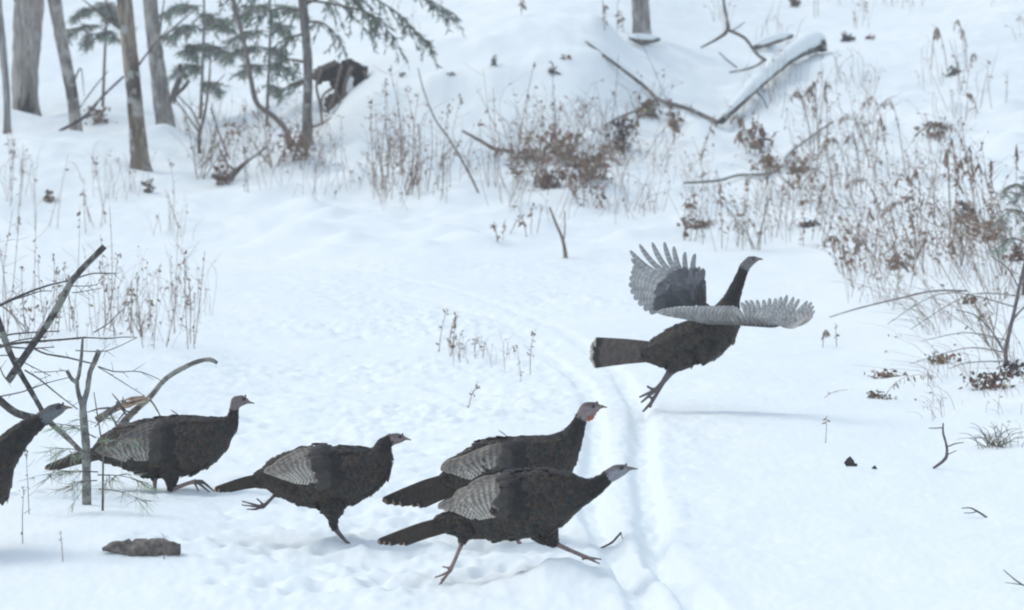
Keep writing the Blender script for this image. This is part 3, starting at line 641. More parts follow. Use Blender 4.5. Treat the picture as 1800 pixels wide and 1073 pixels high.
def make_turkey(label, Y, zoom, spine, legs, head_col, extra, tail, wing, seed, wattle=None, crown_col=(0.10, 0.085, 0.085), flying=None, eye=None, group='wild turkeys crossing the snowy trail'):
    """zoom: (u0, v0, scale) of the close-up the outline was measured in. spine: (x, y, radius, side factor, kind)."""
    rnd = random.Random(seed)
    u0, v0, zs = zoom; m = Y / FPX / zs                              # metres per measured unit
    def W(x, y, d=0.0):
        p = at(u0 + x / zs, v0 + y / zs, Y); p.y += d; return p
    prims = []                                                       # centre, radius, side factor, colour code
    def chain(pts, n_per):
        for i in range(len(pts) - 1):
            a, b = pts[i], pts[i + 1]
            for k in range(n_per):
                t = k / n_per
                prims.append((W(a[0] + (b[0] - a[0]) * t, a[1] + (b[1] - a[1]) * t, a[5] + (b[5] - a[5]) * t), (a[2] + (b[2] - a[2]) * t) * m, a[3] + (b[3] - a[3]) * t, a[4] if t < .5 else b[4]))
        e = pts[-1]; prims.append((W(e[0], e[1], e[5]), e[2] * m, e[3], e[4]))
    sp_pts = [(*p[:5], 0.0) for p in spine]
    chain(sp_pts, 7)
    n_spine = len(prims)
    for lg in legs:
        chain([(p[0], p[1], p[2], 1.0, p[4], p[3]) for p in lg], 12)
    bm = bmesh.new()
    for c, r, lat, kd in prims:
        s = bmesh.ops.create_icosphere(bm, subdivisions=2, radius=1.0)
        r = max(r, 0.0042)
        bmesh.ops.transform(bm, matrix=Matrix.Translation(c) @ Matrix.Diagonal((r, max(r * lat, 0.0042), r, 1)), verts=s['verts'])
    base_ = W(spine[3][0], spine[3][1]); base_.z = max(gz(base_.x, base_.y), 0) 
    me = bpy.data.meshes.new('tmp'); bm.to_mesh(me); bm.free()
    tmp = bpy.data.objects.new('tmp', me); COL.objects.link(tmp)
    md = tmp.modifiers.new('r', 'REMESH'); md.mode = 'VOXEL'; md.voxel_size = 0.0034
    ms = tmp.modifiers.new('s', 'SMOOTH'); ms.factor = 0.5; ms.iterations = 5
    dg = bpy.context.evaluated_depsgraph_get(); dg.update()
    me2 = bpy.data.meshes.new_from_object(tmp.evaluated_get(dg))
    bpy.data.objects.remove(tmp)
    nv = len(me2.vertices); co = np.zeros(nv * 3, dtype=np.float32); me2.vertices.foreach_get('co', co); co = co.reshape(-1, 3)
    C = np.array([tuple(p[0]) for p in prims]); R = np.array([max(p[1], .004) for p in prims]); LT = np.array([p[2] for p in prims])
    near = np.zeros(nv, dtype=int)
    for s in range(0, nv, 20000):
        dd = co[s:s + 20000, None, :] - C[None]; dd[..., 1] /= LT[None]
        near[s:s + 20000] = np.argmin(np.sqrt((dd ** 2).sum(-1)) / R[None] + 0.0 , axis=1)
    kinds = [p[3] for p in prims]
    cmap = {'body': BODY, 'neck': BODY, 'thigh': (0.035, 0.03, 0.028), 'head': head_col, 'beak': (0.20, 0.165, 0.13), 'leg': (0.27, 0.185, 0.175), 'toe': (0.23, 0.16, 0.15), 'legd': (0.12, 0.095, 0.095)}
    vc = np.array([cmap[kinds[i]] for i in near], dtype=np.float32)
    # darker crown and cheek stripe on the head skin
    isH = np.array([kinds[i] == 'head' for i in near])
    up = (co[:, 2] - C[near, 2]) / R[near]
    k = np.clip((up - 0.25) / 0.5, 0, 1)[:, None] * isH[:, None]
    vc = vc * (1 - k) + np.array(crown_col)[None] * k
    v4 = np.ones((nv, 4), dtype=np.float32); v4[:, :3] = vc
    # move into local space
    o = base_
    co2 = co - np.array(tuple(o), dtype=np.float32); 
    tri_src = me2.copy()
    me2.vertices.foreach_set('co', co2.ravel())
    me2.name = 'turkey'
    a = me2.attributes.new('Col', 'FLOAT_COLOR', 'POINT'); a.data.foreach_set('color', v4.ravel())
    me2.polygons.foreach_set('use_smooth', [True] * len(me2.polygons)); me2.materials.clear(); me2.materials.append(M_SKIN)
    root = bpy.data.objects.new('turkey', me2); COL.objects.link(root); root.location = o
    tag(root, label, 'turkey', group)
    bvh = BVHTree.FromPolygons([Vector(p) for p in co.astype(float)], [tuple(p.vertices) for p in me2.polygons])
    def surf(x, y, off):
        p = W(x, y); h, n, _, _ = bvh.ray_cast(Vector((p.x, Y - 1.0, p.z)), Vector((0, 1, 0)))
        if h is None: return None, None
        return h + n * off, n
    # ---- plumage: overlapping contour feathers lying towards the tail
    mb = MB()
    polys = me2.polygons; area = np.zeros(len(polys)); polys.foreach_get('area', area)
    pv = np.array([p.vertices[0] for p in polys])
    hd0 = kinds.index('head')
    okk = np.array([(1.0 if kinds[i] in ('body', 'neck', 'thigh') else 0.5 if hd0 <= i < hd0 + 4 else 0.0) for i in near])[pv]
    cum = np.cumsum(area * okk); 
    order = np.searchsorted(cum, np.sort(np.random.RandomState(seed).uniform(0, cum[-1], 4300)))
    np.random.RandomState(seed + 1).shuffle(order)
    nrm = np.zeros(len(polys) * 3, dtype=np.float32); polys.foreach_get('normal', nrm); nrm = nrm.reshape(-1, 3)
    pc = np.zeros(len(polys) * 3, dtype=np.float32); polys.foreach_get('center', pc); pc = pc.reshape(-1, 3)
    for pi in order:
        i = int(near[pv[pi]]); kd = kinds[i]
        j = min(i, n_spine - 1) if i < n_spine else None
        n = Vector(nrm[pi]); p = Vector(pc[pi]) + o
        if j is not None:
            jj = max(min(j, n_spine - 2), 1); fl = Vector(C[jj - 1]) - Vector(C[jj + 1])
            if fl.length < 1e-6: fl = Vector((-1, 0, 0))
            r = R[j]
        else:
            fl = Vector((-.4, 0, -1)); r = R[i]
        fl.normalize(); fl = fl + Vector((0, 0, -0.25)) + Vector((rnd.gauss(0, .12), rnd.gauss(0, .12), rnd.gauss(0, .12)))
        d = fl - n * fl.dot(n)
        if d.length < 1e-4: continue
        d.normalize(); s = n.cross(d)
        L = min(max(r * 0.42, 0.011), 0.050) * rnd.uniform(.8, 1.2); Wd = L * .62
        lift = L * rnd.uniform(.07, .16)
        b = p + n * 0.0015
        k = rnd.uniform(.75, 1.3)
        irid = rnd.random()
        cb = tuple(x * k * .85 for x in BODY)
        cm = (0.017 * k, 0.0138 * k, 0.0125 * k) if irid > .38 else (0.011 * k, 0.018 * k, 0.017 * k) if irid > .2 else (0.036 * k, 0.023 * k, 0.013 * k)
        if kd in ('neck', 'head'): ct = (0.04 * k, 0.034 * k, 0.031 * k)
        else: ct = (0.075 * k, 0.056 * k, 0.042 * k)
        cs = tuple(.55 * a_ + .45 * b_ for a_, b_ in zip(ct, cm))
        q = [b - s * Wd * .2, b + s * Wd * .2, b + d * L * .5 + s * Wd * .5 + n * lift * .5, b + d * L * .86 + s * Wd * .42 + n * lift * .9, b + d * L + n * lift, b + d * L * .86 - s * Wd * .42 + n * lift * .9, b + d * L * .5 - s * Wd * .5 + n * lift * .5, b + d * L * .82 + n * (lift * .8 + Wd * .09), b + d * L * .45 + n * (lift * .5 + Wd * .1)]
        mb.add(q, [(0, 1, 8), (1, 2, 8), (2, 3, 7, 8), (3, 4, 7), (4, 5, 7), (5, 6, 8, 7), (6, 0, 8)], [cb, cb, cm, cs, ct, cs, cm, cm, cm])
    tag(mb.build('plumage', M_FEATH, o, root, smooth=False), kind='stuff')
    # ---- long feathers
    def feather(mb, ctr, nrm_, wid, colf, nseg=26, tipround=.85, curve=0.0, camber=.18, taper=0.0):
        P = [Vector(p) for p in smooth_path(ctr, nseg + 1)]
        vs = []; cs = []
        Lt = (P[-1] - P[0]).length
        for i, p in enumerate(P):
            t = i / nseg
            ax = (P[min(i + 1, nseg)] - P[max(i - 1, 0)]).normalized()
            sd_ = ax.cross(nrm_).normalized(); n2 = sd_.cross(ax)
            sh = min(1, .35 + t * 3.5)
            if t > tipround: sh *= math.sqrt(max(0.02, 1 - ((t - tipround) / (1 - tipround)) ** 2))
            if taper: sh *= 1 - taper * max(0.0, t - .45) / .55
            p = p + sd_ * (curve * Lt * math.sin(math.pi * t))
            for s in (-1, -.5, 0, .5, 1):
                vs.append(p + sd_ * (wid * .5 * sh * s) - n2 * (camber * wid * abs(s) ** 2 * .5) )
                cs.append(colf(t, s))
        fs = [(i * 5 + j, i * 5 + j + 1, (i + 1) * 5 + j + 1, (i + 1) * 5 + j) for i in range(nseg) for j in range(4)]
        mb.add(vs, fs, cs)
    def mirror(pts): return [Vector((p.x, 2 * Y - p.y, p.z)) for p in pts]
    # tail: (base_x, base_y, [tip points top -> bottom], n, width, style)
    bx, by, t_top, t_bot, nT, wT, style = tail
    for k in range(nT):
        f = k / (nT - 1)
        tx = t_top[0] + (t_bot[0] - t_top[0]) * f; ty = t_top[1] + (t_bot[1] - t_top[1]) * f
        if style == 'fan': tx -= 16 * math.sin(math.pi * f) - 8
        fan = 0.035 * (1 - 2 * ((k * 7) % nT) / nT)
        mbf = MB(); kk = rnd.uniform(.85, 1.15); ph = rnd.uniform(0, 6)
        def cf(t, s, kk=kk, ph=ph):
            if style == 'fan':
                if t > .955: return (.52, .46, .38)
                if t > .84: return (.022, .021, .022)
                g = (.105, .085, .072) if math.sin(t * 70 + ph + s) > 0 else (.070, .056, .048)
            else:
                if t > .955: return (.30, .20, .14)
                if t > .85: return (.020, .018, .018)
                g = (.056, .039, .028) if math.sin(t * 80 + ph + 2 * s) > 0 else (.028, .021, .017)
            return tuple(x * kk for x in g)
        A = W(bx + rnd.uniform(-8, 8), by + (f - .5) * tail_h(tail), fan * .3); B = W(tx + rnd.uniform(-6, 6), ty, fan)
        Mid = A.lerp(B, .5) + Vector((0, 0, .006))
        feather(mbf, [A, Mid, B], Vector((0.05, -1, .35 if fan > 0 else .15)).normalized(), wT * m, cf, nseg=30, tipround=.94, taper=0.0 if style == 'fan' else .45)
        mbf.build('tail_feather', M_FEATH, o, root)
    # folded wings, near side and far side
    if wing:
        b0, b1, t0, t1, nW, wW, tone = wing['b0'], wing['b1'], wing['t0'], wing['t1'], wing['n'], wing['w'], wing.get('tone', 1.0)
        for side in (0, 1):
            mbc = MB(); feats = []
            for k in range(nW):
                f = k / (nW - 1)                                         # 0 lowest secondary .. 1 uppermost tertial
                bxx = b1[0] + (b0[0] - b1[0]) * f; byy = b1[1] + (b0[1] - b1[1]) * f
                g = f ** .8
                txx = t1[0] + (t0[0] - t1[0]) * g; tyy = t1[1] + (t0[1] - t1[1]) * g
                ctr = []; nn = Vector((0, -1, 0.2)); last = None
                for s in range(6):
                    tt = s / 5; x = bxx + (txx - bxx) * tt; y = byy + (tyy - byy) * tt
                    h, n = surf(x, y, 0.0125 + 0.0008 * k)
                    if h is None:
                        p = W(x, y); p.y = (last.y if last else Y - .03) + .004; h = p
                    else: nn = nn + n * .5
                    if last is not None and h.y > last.y + .035: h.y = last.y + .035
                    ctr.append(h); last = h
                ctr = [Vector(p) for p in ctr]
                nn.normalize(); ph = rnd.uniform(0, 6.28); br = rnd.uniform(.9, 1.1)
                def cf(t, s, f=f, ph=ph, br=br):
                    tert = min(1.0, max(0.0, (f - .42) / .55))
                    bar = math.sin(t * 62 + s * 2.0 + ph * .2)
                    pale = (.60, .555, .485); dark = (.085, .075, .068)
                    if s < -0.35: k_ = .9 if bar > -.15 else .12
                    else: k_ = .58 if bar > .1 else .10
                    k_ = k_ * (1 - .72 * tert)
                    c = [dd + (pp - dd) * k_ for pp, dd in zip(pale, dark)]
                    if tert > .2 and (s > .8 or s < -.8 or t > .95): c = [.27, .235, .19]
                    return tuple(x * br * tone for x in c)
                pts = ctr if side == 0 else mirror(ctr); n3 = nn if side == 0 else Vector((nn.x, -nn.y, nn.z))
                feats.append((pts, n3, cf))
            # coverts: the dark shoulder of the wing, overlapping the flight feathers
            for row in range(5):
                for k in range(9):
                    f = (k + .5 * (row % 2)) / 8.5
                    x = b1[0] + (b0[0] - b1[0]) * f + wing['cov'] * (.30 + row * .155) + rnd.uniform(-.045, .045) * wing['cov']; y = b1[1] + (b0[1] - b1[1]) * f - row * wing.get('rise', 4) + rnd.uniform(-7, 7)
                    L = wing['cov'] * .36 * rnd.uniform(.75, 1.3)
                    h, n = surf(x, y, 0.006 + .0052 * (4 - row)); h2, n2 = surf(x - L, y + L * .22, 0.0125 + .0048 * (4 - row))
                    if h is None: continue
                    if h2 is None:
                        h2 = h + (W(x - L, y + L * .22) - W(x, y)); n2 = n
                    pts = [h, h.lerp(h2, .5) + n * .002, h2]
                    if side: pts = mirror(pts); n = Vector((n.x, -n.y, n.z))
                    kk = rnd.uniform(.8, 1.25)
                    c1 = tuple(x * kk for x in ((.048, .041, .037) if row < 1 else (.026, .023, .022) if row < 2 else (.013, .0115, .0115))); c2 = tuple(x * kk for x in ((.11, .09, .073) if row < 1 else (.055, .046, .039) if row < 2 else (.036, .030, .026)))
                    feather(mbc, pts, n, wing['cov'] * .30 * m, lambda t, s, c1=c1, c2=c2: c2 if t > .85 else c1, nseg=6, tipround=.5)
            wo_ = mbc.build('wing', M_FEATH, o, root)
            for pts, n3, cf in feats:
                mf = MB(); feather(mf, pts, n3, wW * m, cf, nseg=40, tipround=.86); mf.build('flight_feather', M_FEATH, o, wo_)
    if flying: flying(root, o, W, m, feather, rnd)
    # eye, snood, wattle
    ex, ey, er = eye
    for side in (0, 1):
        h, n = surf(ex, ey, -0.0018)
        if h is None: continue
        if side: h = Vector((h.x, 2 * Y - h.y, h.z))
        mb = MB(); bm = bmesh.new(); bmesh.ops.create_uvsphere(bm, u_segments=12, v_segments=8, radius=er * m * 1.3)
        mb.add([h + v.co for v in bm.verts], [tuple(v.index for v in f.verts) for f in bm.faces], (0.012, 0.010, 0.010)); bm.free()
        mb.build('eye', M_EYE, o, root)
    for nm, x, y, r, sq, c in extra:
        mb = MB(); lump(mb, W(x, y), r * m, rnd, c, sq); mb.build(nm, M_SKIN, o, root)
    bpy.data.meshes.remove(tri_src)
    return root

def tail_h(t): return t[5] * 0.9

HB = .84
ZE = (640, 680, 2.9)
make_turkey('foremost turkey striding low with neck stretched, pale grey head, nearest the ski track', 12.0, ZE,
    [(395, 690, 42, .9, 'body'), (470, 690, 68, .9, 'body'), (540, 668, 102, HB, 'body'), (620, 630, 138, HB, 'body'), (710, 612, 163, HB, 'body'), (810, 598, 168, HB, 'body'), (890, 586, 166, HB, 'body'), (960, 565, 142, HB, 'body'), (1030, 545, 108, .85, 'body'), (1090, 537, 76, .9, 'neck'), (1140, 527, 56, .9, 'neck'), (1190, 502, 44, .9, 'neck'), (1232, 470, 36, .85, 'neck'),
     (1250, 455, 38, .8, 'head'), (1285, 435, 39, .75, 'head'), (1318, 424, 30, .7, 'head'), (1345, 418, 14, .7, 'beak'), (1370, 417, 9, .7, 'beak'), (1392, 420, 3, .8, 'beak')],
    [[(520, 720, 50, -.05, 'thigh'), (505, 765, 26, -.05, 'thigh'), (495, 800, 12, -.05, 'leg'), (470, 860, 11, -.05, 'leg'), (440, 928, 12, -.05, 'leg')],
     [(440, 928, 9, -.05, 'toe'), (405, 975, 8, -.055, 'toe'), (370, 1018, 6, -.06, 'toe')], [(440, 930, 9, -.05, 'toe'), (405, 942, 8, -.08, 'toe'), (365, 954, 5, -.09, 'toe')], [(442, 925, 9, -.05, 'toe'), (420, 960, 8, -.02, 'toe'), (392, 985, 5, -.01, 'toe')], [(446, 915, 8, -.05, 'toe'), (425, 912, 7, -.05, 'toe'), (402, 908, 5, -.05, 'toe')],
     [(900, 700, 85, .04, 'thigh'), (935, 760, 55, .04, 'thigh'), (965, 795, 30, .04, 'thigh'), (985, 812, 14, .04, 'leg'), (1060, 846, 12, .04, 'leg'), (1140, 880, 12, .04, 'leg')],
     [(1140, 880, 9, .04, 'toe'), (1175, 884, 8, .04, 'toe'), (1210, 890, 6, .05, 'toe')], [(1140, 880, 9, .04, 'toe'), (1170, 890, 8, .01, 'toe'), (1200, 902, 5, 0, 'toe')], [(1135, 880, 8, .04, 'toe'), (1115, 890, 6, .04, 'toe')]],
    (0.25, 0.25, 0.275), [('snood', 1335, 398, 7, (.8, .7, 1.3), (.22, .17, .16))], (470, 690, (60, 797), (215, 800), 12, 46, 'hen'),
    dict(b0=(700, 452), b1=(690, 625), t0=(375, 612), t1=(560, 652), n=16, w=36, cov=150), 71, eye=(1312, 412, 9))

make_turkey('turkey holding its head high with red wattle, half hidden behind the foremost one', 13.1, ZE,
    [(430, 470, 45, .9, 'body'), (500, 460, 78, .9, 'body'), (570, 435, 118, HB, 'body'), (680, 422, 158, HB, 'body'), (780, 415, 156, HB, 'body'), (880, 402, 150, HB, 'body'), (950, 370, 122, HB, 'body'), (1005, 325, 92, .85, 'body'), (1045, 280, 66, .9, 'neck'), (1075, 232, 48, .9, 'neck'), (1095, 185, 36, .85, 'neck'),
     (1112, 150, 34, .8, 'head'), (1138, 118, 42, .72, 'head'), (1170, 108, 32, .7, 'head'), (1195, 102, 14, .7, 'beak'), (1218, 102, 9, .7, 'beak'), (1238, 106, 3, .8, 'beak')],
    [[(650, 540, 70, -.04, 'thigh'), (700, 620, 42, -.04, 'thigh'), (740, 680, 18, -.04, 'leg'), (765, 740, 11, -.04, 'leg'), (790, 790, 12, -.04, 'leg')], [(790, 790, 9, -.04, 'toe'), (812, 802, 8, -.04, 'toe'), (830, 808, 5, -.04, 'toe')],
     [(860, 530, 75, .05, 'thigh'), (890, 620, 45, .05, 'thigh'), (900, 700, 16, .05, 'leg'), (915, 800, 12, .05, 'leg')], [(915, 800, 9, .05, 'toe'), (945, 810, 8, .05, 'toe')]],
    (0.235, 0.185, 0.185), [('snood', 1188, 84, 7, (.8, .7, 1.5), (.10, .07, .07)), ('wattle', 1150, 158, 21, (1.0, .85, .8), (.42, .11, .075)), ('wattle', 1168, 142, 14, (1.0, .85, .8), (.40, .12, .085))], (500, 480, (92, 588), (290, 606), 12, 62, 'hen'),
    dict(b0=(700, 300), b1=(690, 425), t0=(392, 425), t1=(570, 452), n=13, w=40, cov=170, tone=.9), 72, eye=(1168, 98, 8), crown_col=(.11, .08, .08))

ZC = (360, 740, 4.471)
make_turkey('turkey in the middle running with one leg trailing and dark neck feathers raised', 13.07, ZC,
    [(440, 460, 70, .9, 'body'), (520, 440, 95, .9, 'body'), (600, 425, 140, HB, 'body'), (700, 432, 188, HB, 'body'), (850, 442, 226, HB, 'body'), (990, 450, 240, HB, 'body'), (1130, 425, 222, HB, 'body'), (1240, 395, 186, HB, 'body'), (1320, 360, 148, .85, 'body'), (1375, 300, 106, .9, 'body'), (1395, 240, 76, .9, 'neck'), (1408, 190, 58, .9, 'neck'), (1440, 160, 50, .85, 'neck'),
     (1475, 145, 48, .78, 'head'), (1515, 138, 44, .72, 'head'), (1545, 138, 32, .7, 'head'), (1572, 140, 17, .7, 'beak'), (1595, 143, 11, .7, 'beak'), (1617, 150, 4, .8, 'beak')],
    [[(1010, 640, 100, -.05, 'thigh'), (1015, 740, 46, -.05, 'thigh'), (1018, 800, 34, -.05, 'thigh'), (1045, 855, 22, -.05, 'legd'), (1110, 930, 15, -.05, 'legd'), (1185, 992, 14, -.05, 'legd')], [(1185, 992, 12, -.05, 'toe'), (1225, 1005, 10, -.05, 'toe'), (1260, 1015, 7, -.05, 'toe')], [(1185, 992, 12, -.05, 'toe'), (1215, 1020, 10, -.08, 'toe')],
     [(680, 500, 90, .05, 'thigh'), (620, 540, 45, .05, 'thigh'), (580, 560, 22, .05, 'thigh'), (520, 620, 15, .05, 'legd'), (452, 690, 17, .05, 'legd')], [(452, 690, 13, .05, 'legd'), (380, 668, 11, .04, 'legd'), (290, 640, 8, .03, 'legd')], [(452, 692, 13, .05, 'legd'), (370, 690, 11, .07, 'legd'), (280, 682, 8, .08, 'legd')], [(452, 690, 13, .05, 'legd'), (390, 704, 11, .03, 'legd'), (330, 700, 8, .02, 'legd')], [(452, 672, 11, .05, 'legd'), (430, 648, 9, .05, 'legd'), (402, 626, 7, .05, 'legd')]],
    (0.21, 0.16, 0.165), [('snood', 1555, 108, 9, (.8, .7, 1.3), (.10, .08, .08))], (520, 460, (68, 545), (190, 545), 11, 62, 'hen'),
    dict(b0=(840, 222), b1=(930, 455), t0=(490, 400), t1=(690, 442), n=14, w=54, cov=250, tone=1.1), 73, eye=(1535, 122, 12))

ZB = (60, 670, 4.5)
make_turkey('turkey on the left stepping with one foot lifted, brownish upright head', 14.83, ZB,
    [(500, 570, 48, .9, 'body'), (550, 550, 80, .9, 'body'), (630, 528, 128, HB, 'body'), (750, 515, 172, HB, 'body'), (900, 522, 212, HB, 'body'), (1050, 516, 230, HB, 'body'), (1200, 506, 228, HB, 'body'), (1310, 480, 198, HB, 'body'), (1400, 440, 155, .85, 'body'), (1480, 390, 103, .9, 'body'), (1535, 355, 78, .9, 'neck'), (1570, 305, 50, .9, 'neck'), (1580, 250, 40, .9, 'neck'),
     (1582, 210, 38, .85, 'head'), (1602, 165, 50, .75, 'head'), (1640, 155, 45, .72, 'head'), (1668, 158, 30, .7, 'head'), (1695, 167, 15, .7, 'beak'), (1718, 172, 10, .7, 'beak'), (1742, 178, 4, .8, 'beak')],
    [[(900, 660, 90, .05, 'thigh'), (935, 740, 45, .05, 'thigh'), (945, 790, 22, .05, 'leg'), (945, 850, 17, .05, 'leg'), (946, 915, 16, .05, 'leg')], [(946, 912, 12, .05, 'toe'), (990, 925, 10, .05, 'toe'), (1030, 935, 8, .05, 'toe')],
     [(1090, 670, 95, -.05, 'thigh'), (1095, 770, 50, -.05, 'thigh'), (1090, 825, 34, -.05, 'thigh'), (1115, 842, 20, -.05, 'leg'), (1200, 808, 17, -.05, 'leg'), (1282, 782, 18, -.05, 'leg')], [(1282, 782, 14, -.05, 'legd'), (1350, 795, 13, -.05, 'legd'), (1430, 860, 8, -.05, 'legd')], [(1282, 782, 14, -.05, 'legd'), (1340, 812, 12, -.08, 'legd'), (1400, 862, 8, -.08, 'legd')], [(1282, 782, 14, -.05, 'legd'), (1330, 786, 12, -.02, 'legd'), (1390, 830, 8, -.02, 'legd')], [(1275, 790, 11, -.05, 'legd'), (1295, 830, 9, -.05, 'legd'), (1308, 860, 7, -.05, 'legd')]],
    (0.19, 0.15, 0.145), [('snood', 1672, 118, 9, (.8, .7, 1.2), (.16, .13, .13))], (560, 560, (75, 692), (180, 690), 11, 62, 'hen'),
    dict(b0=(960, 345), b1=(960, 575), t0=(510, 545), t1=(700, 592), n=13, w=60, cov=230, tone=.7), 74, eye=(1662, 140, 12), crown_col=(.12, .095, .09))

ZA = (0, 680, 3.354)
make_turkey('turkey at the left edge cut off by the frame, grey head thrust forward', 12.6, ZA,
    [(-640, 560, 50, .9, 'body'), (-560, 545, 90, .9, 'body'), (-470, 520, 140, HB, 'body'), (-360, 505, 180, HB, 'body'), (-250, 500, 192, HB, 'body'), (-160, 545, 190, HB, 'body'), (-95, 545, 165, HB, 'body'), (-15, 430, 108, .85, 'body'), (50, 360, 84, .9, 'neck'), (105, 300, 72, .9, 'neck'), (165, 250, 60, .9, 'neck'), (220, 212, 48, .85, 'neck'),
     (265, 180, 46, .78, 'head'), (305, 150, 46, .72, 'head'), (345, 132, 38, .7, 'head'), (378, 124, 17, .7, 'beak'), (402, 122, 11, .7, 'beak'), (427, 124, 4, .8, 'beak')],
    [[(-120, 640, 90, -.05, 'thigh'), (-110, 760, 40, -.05, 'thigh'), (-130, 860, 16, -.05, 'leg'), (-90, 1030, 14, -.05, 'leg')], [(-90, 1030, 10, -.05, 'toe'), (-50, 1045, 8, -.05, 'toe'), (-10, 1050, 6, -.05, 'toe')], [(-320, 640, 90, .05, 'thigh'), (-300, 760, 40, .05, 'thigh'), (-350, 860, 16, .05, 'leg'), (-380, 1000, 14, .05, 'leg')], [(-380, 1000, 10, .05, 'toe'), (-420, 1040, 8, .05, 'toe')]],
    (0.12, 0.135, 0.142), [('snood', 372, 100, 8, (.8, .7, 1.2), (.10, .09, .09))], (-580, 545, (-960, 640), (-850, 660), 11, 55, 'hen'),
    dict(b0=(-280, 350), b1=(-270, 540), t0=(-640, 520), t1=(-460, 590), n=12, w=55, cov=190), 75, eye=(345, 118, 12), crown_col=(.05, .045, .05))

# the bird that takes off: spread wings of separate barred feathers
ZF = (1000, 420, 3.157)
def fly(root, o, W, m, feather, rnd):
    pale = (.60, .595, .58); dark = (.20, .195, .19)
    def colf(k0, kk, freq, ph):
        def cf(t, s):
            bar = math.sin(t * freq + ph + s)
            k_ = (.85 if bar > -.1 else .30) if s < .2 else (.62 if bar > .1 else .2)
            if t > .9: k_ *= .75
            k_ *= k0
            return tuple((d + (p - d) * k_) * kk for p, d in zip(pale, dark))
        return cf
    # far wing, raised and fanned
    n1 = Vector((.25, -1, .15)).normalized()
    mbc = MB()
    for row in range(6):
        for k in range(11):
            f = k / 10
            x = 540 + 205 * f - row * 4 * (f - .5) + rnd.uniform(-6, 6); y = 385 - 20 * (1 - f) - row * 21 - 55 * math.sin(f * 2.2) * row / 6
            a = math.radians(205 - 125 * f)
            L = 75
            p0 = W(x, y, .075 + .004 * row); p1 = W(x + L * math.cos(a), y - L * math.sin(a), .085 + .004 * row)
            kk = rnd.uniform(.7, 1.35) * (.75 + .16 * row + .5 * max(0, f - .5)); c = tuple(v * kk for v in (.085, .085, .09)); c2 = tuple(v * kk for v in (.15, .15, .155)); x += rnd.uniform(-10, 6); y += rnd.uniform(-12, 10)
            feather(mbc, [p0, p0.lerp(p1, .5), p1], n1, 38 * m, lambda t, s, c=c, c2=c2: c2 if t > .8 else c, nseg=5, tipround=.5)
    arm = [W(800, 420, .05), W(770, 385, .07), W(745, 360, .075), W(740, 300, .08), W(738, 250, .09)]
    tube(mbc, smooth_path(arm, 12), [22 * m, 21 * m, 20 * m, 19 * m, 18 * m, 17 * m, 16 * m, 15 * m, 13 * m, 11 * m, 9 * m, 6 * m], 8, (.05, .047, .047))
    wg = mbc.build('wing', M_FEATH, o, root)
    tips = [(452, 418), (418, 398), (388, 368), (362, 335), (345, 300), (336, 262), (340, 225), (350, 190), (358, 165), (352, 118), (345, 72), (398, 38), (470, 28), (538, 26), (592, 50), (655, 82), (712, 92), (738, 165)]
    bases = [(600, 372), (585, 358), (572, 345), (562, 330), (556, 315), (552, 300), (552, 286), (556, 272), (564, 262), (580, 252), (600, 250), (628, 255), (650, 262), (670, 268), (690, 272), (706, 280), (722, 288), (734, 300)]
    for k, (t, b) in enumerate(zip(tips, bases)):
        prim = k > 8
        A = W(*b, .082 + .0015 * k); B = W(*t, .10 + .006 * k)
        Mid = A.lerp(B, .55) + Vector((0.0, .01, 0)) + (Vector((-.012, 0, -.008)) if prim else Vector((0, 0, .008)))
        mf = MB(); feather(mf, [A, Mid, B], n1, (32 if prim else 36) * m, colf(.9 if not prim else .7, 1.0, 70, k), nseg=34, tipround=.55 if prim else .85, curve=-.03 if prim else 0)
        mf.build('flight_feather', M_FEATH, o, wg)
    # near wing, swept forward and down towards the viewer
    n2 = Vector((.1, -.75, .65)).normalized()
    mbc = MB()
    arm = [W(800, 450, -.06), W(860, 455, -.10), W(940, 458, -.16), W(1030, 462, -.22), (W(1110, 466, -.27)), W(1150, 455, -.30)]
    tube(mbc, smooth_path(arm, 14), [20 * m, 19 * m, 18 * m, 17 * m, 15 * m, 14 * m, 13 * m, 12 * m, 11 * m, 10 * m, 9 * m, 8 * m, 6 * m, 4 * m], 8, (.075, .07, .07))
    for k in range(16):
        f = k / 15; x = 790 + 340 * f; L = 90
        p0 = W(x, 456, -.075 - .2 * f); p1 = W(x - L * (1 - f * .6), 456 - L * (.28 + .35 * f), -.095 - .2 * f)
        kk = rnd.uniform(.8, 1.2); c = tuple(v * kk for v in (.30, .295, .285)); c2 = tuple(v * kk for v in (.42, .415, .40))
        feather(mbc, [p0, p0.lerp(p1, .5), p1], n2, 46 * m, lambda t, s, c=c, c2=c2: c2 if t > .6 else c, nseg=6, tipround=.5)
    wg = mbc.build('wing', M_FEATH, o, root)
    for k in range(20):                                                # secondaries trailing left
        f = k / 19
        A = W(770 + 200 * f, 452 - 4 * f, -.07 - .10 * f); B = W(486 + 400 * f ** 1.15, 398 - 68 * f ** .6 + 28 * f, -.10 - .13 * f)
        mf = MB(); feather(mf, [A, A.lerp(B, .5) + Vector((0, -.004, .004)), B], n2, 42 * m, colf(.95, 1.1, 58, k * .7), nseg=34, tipround=.6)
        mf.build('flight_feather', M_FEATH, o, wg)
    pt = [(905, 352), (955, 330), (1005, 322), (1060, 305), (1115, 292), (1170, 282), (1230, 290), (1285, 308), (1312, 340), (1290, 378), (1240, 412)]
    pt = [tuple(q) for q in smooth_path(pt, 19)]
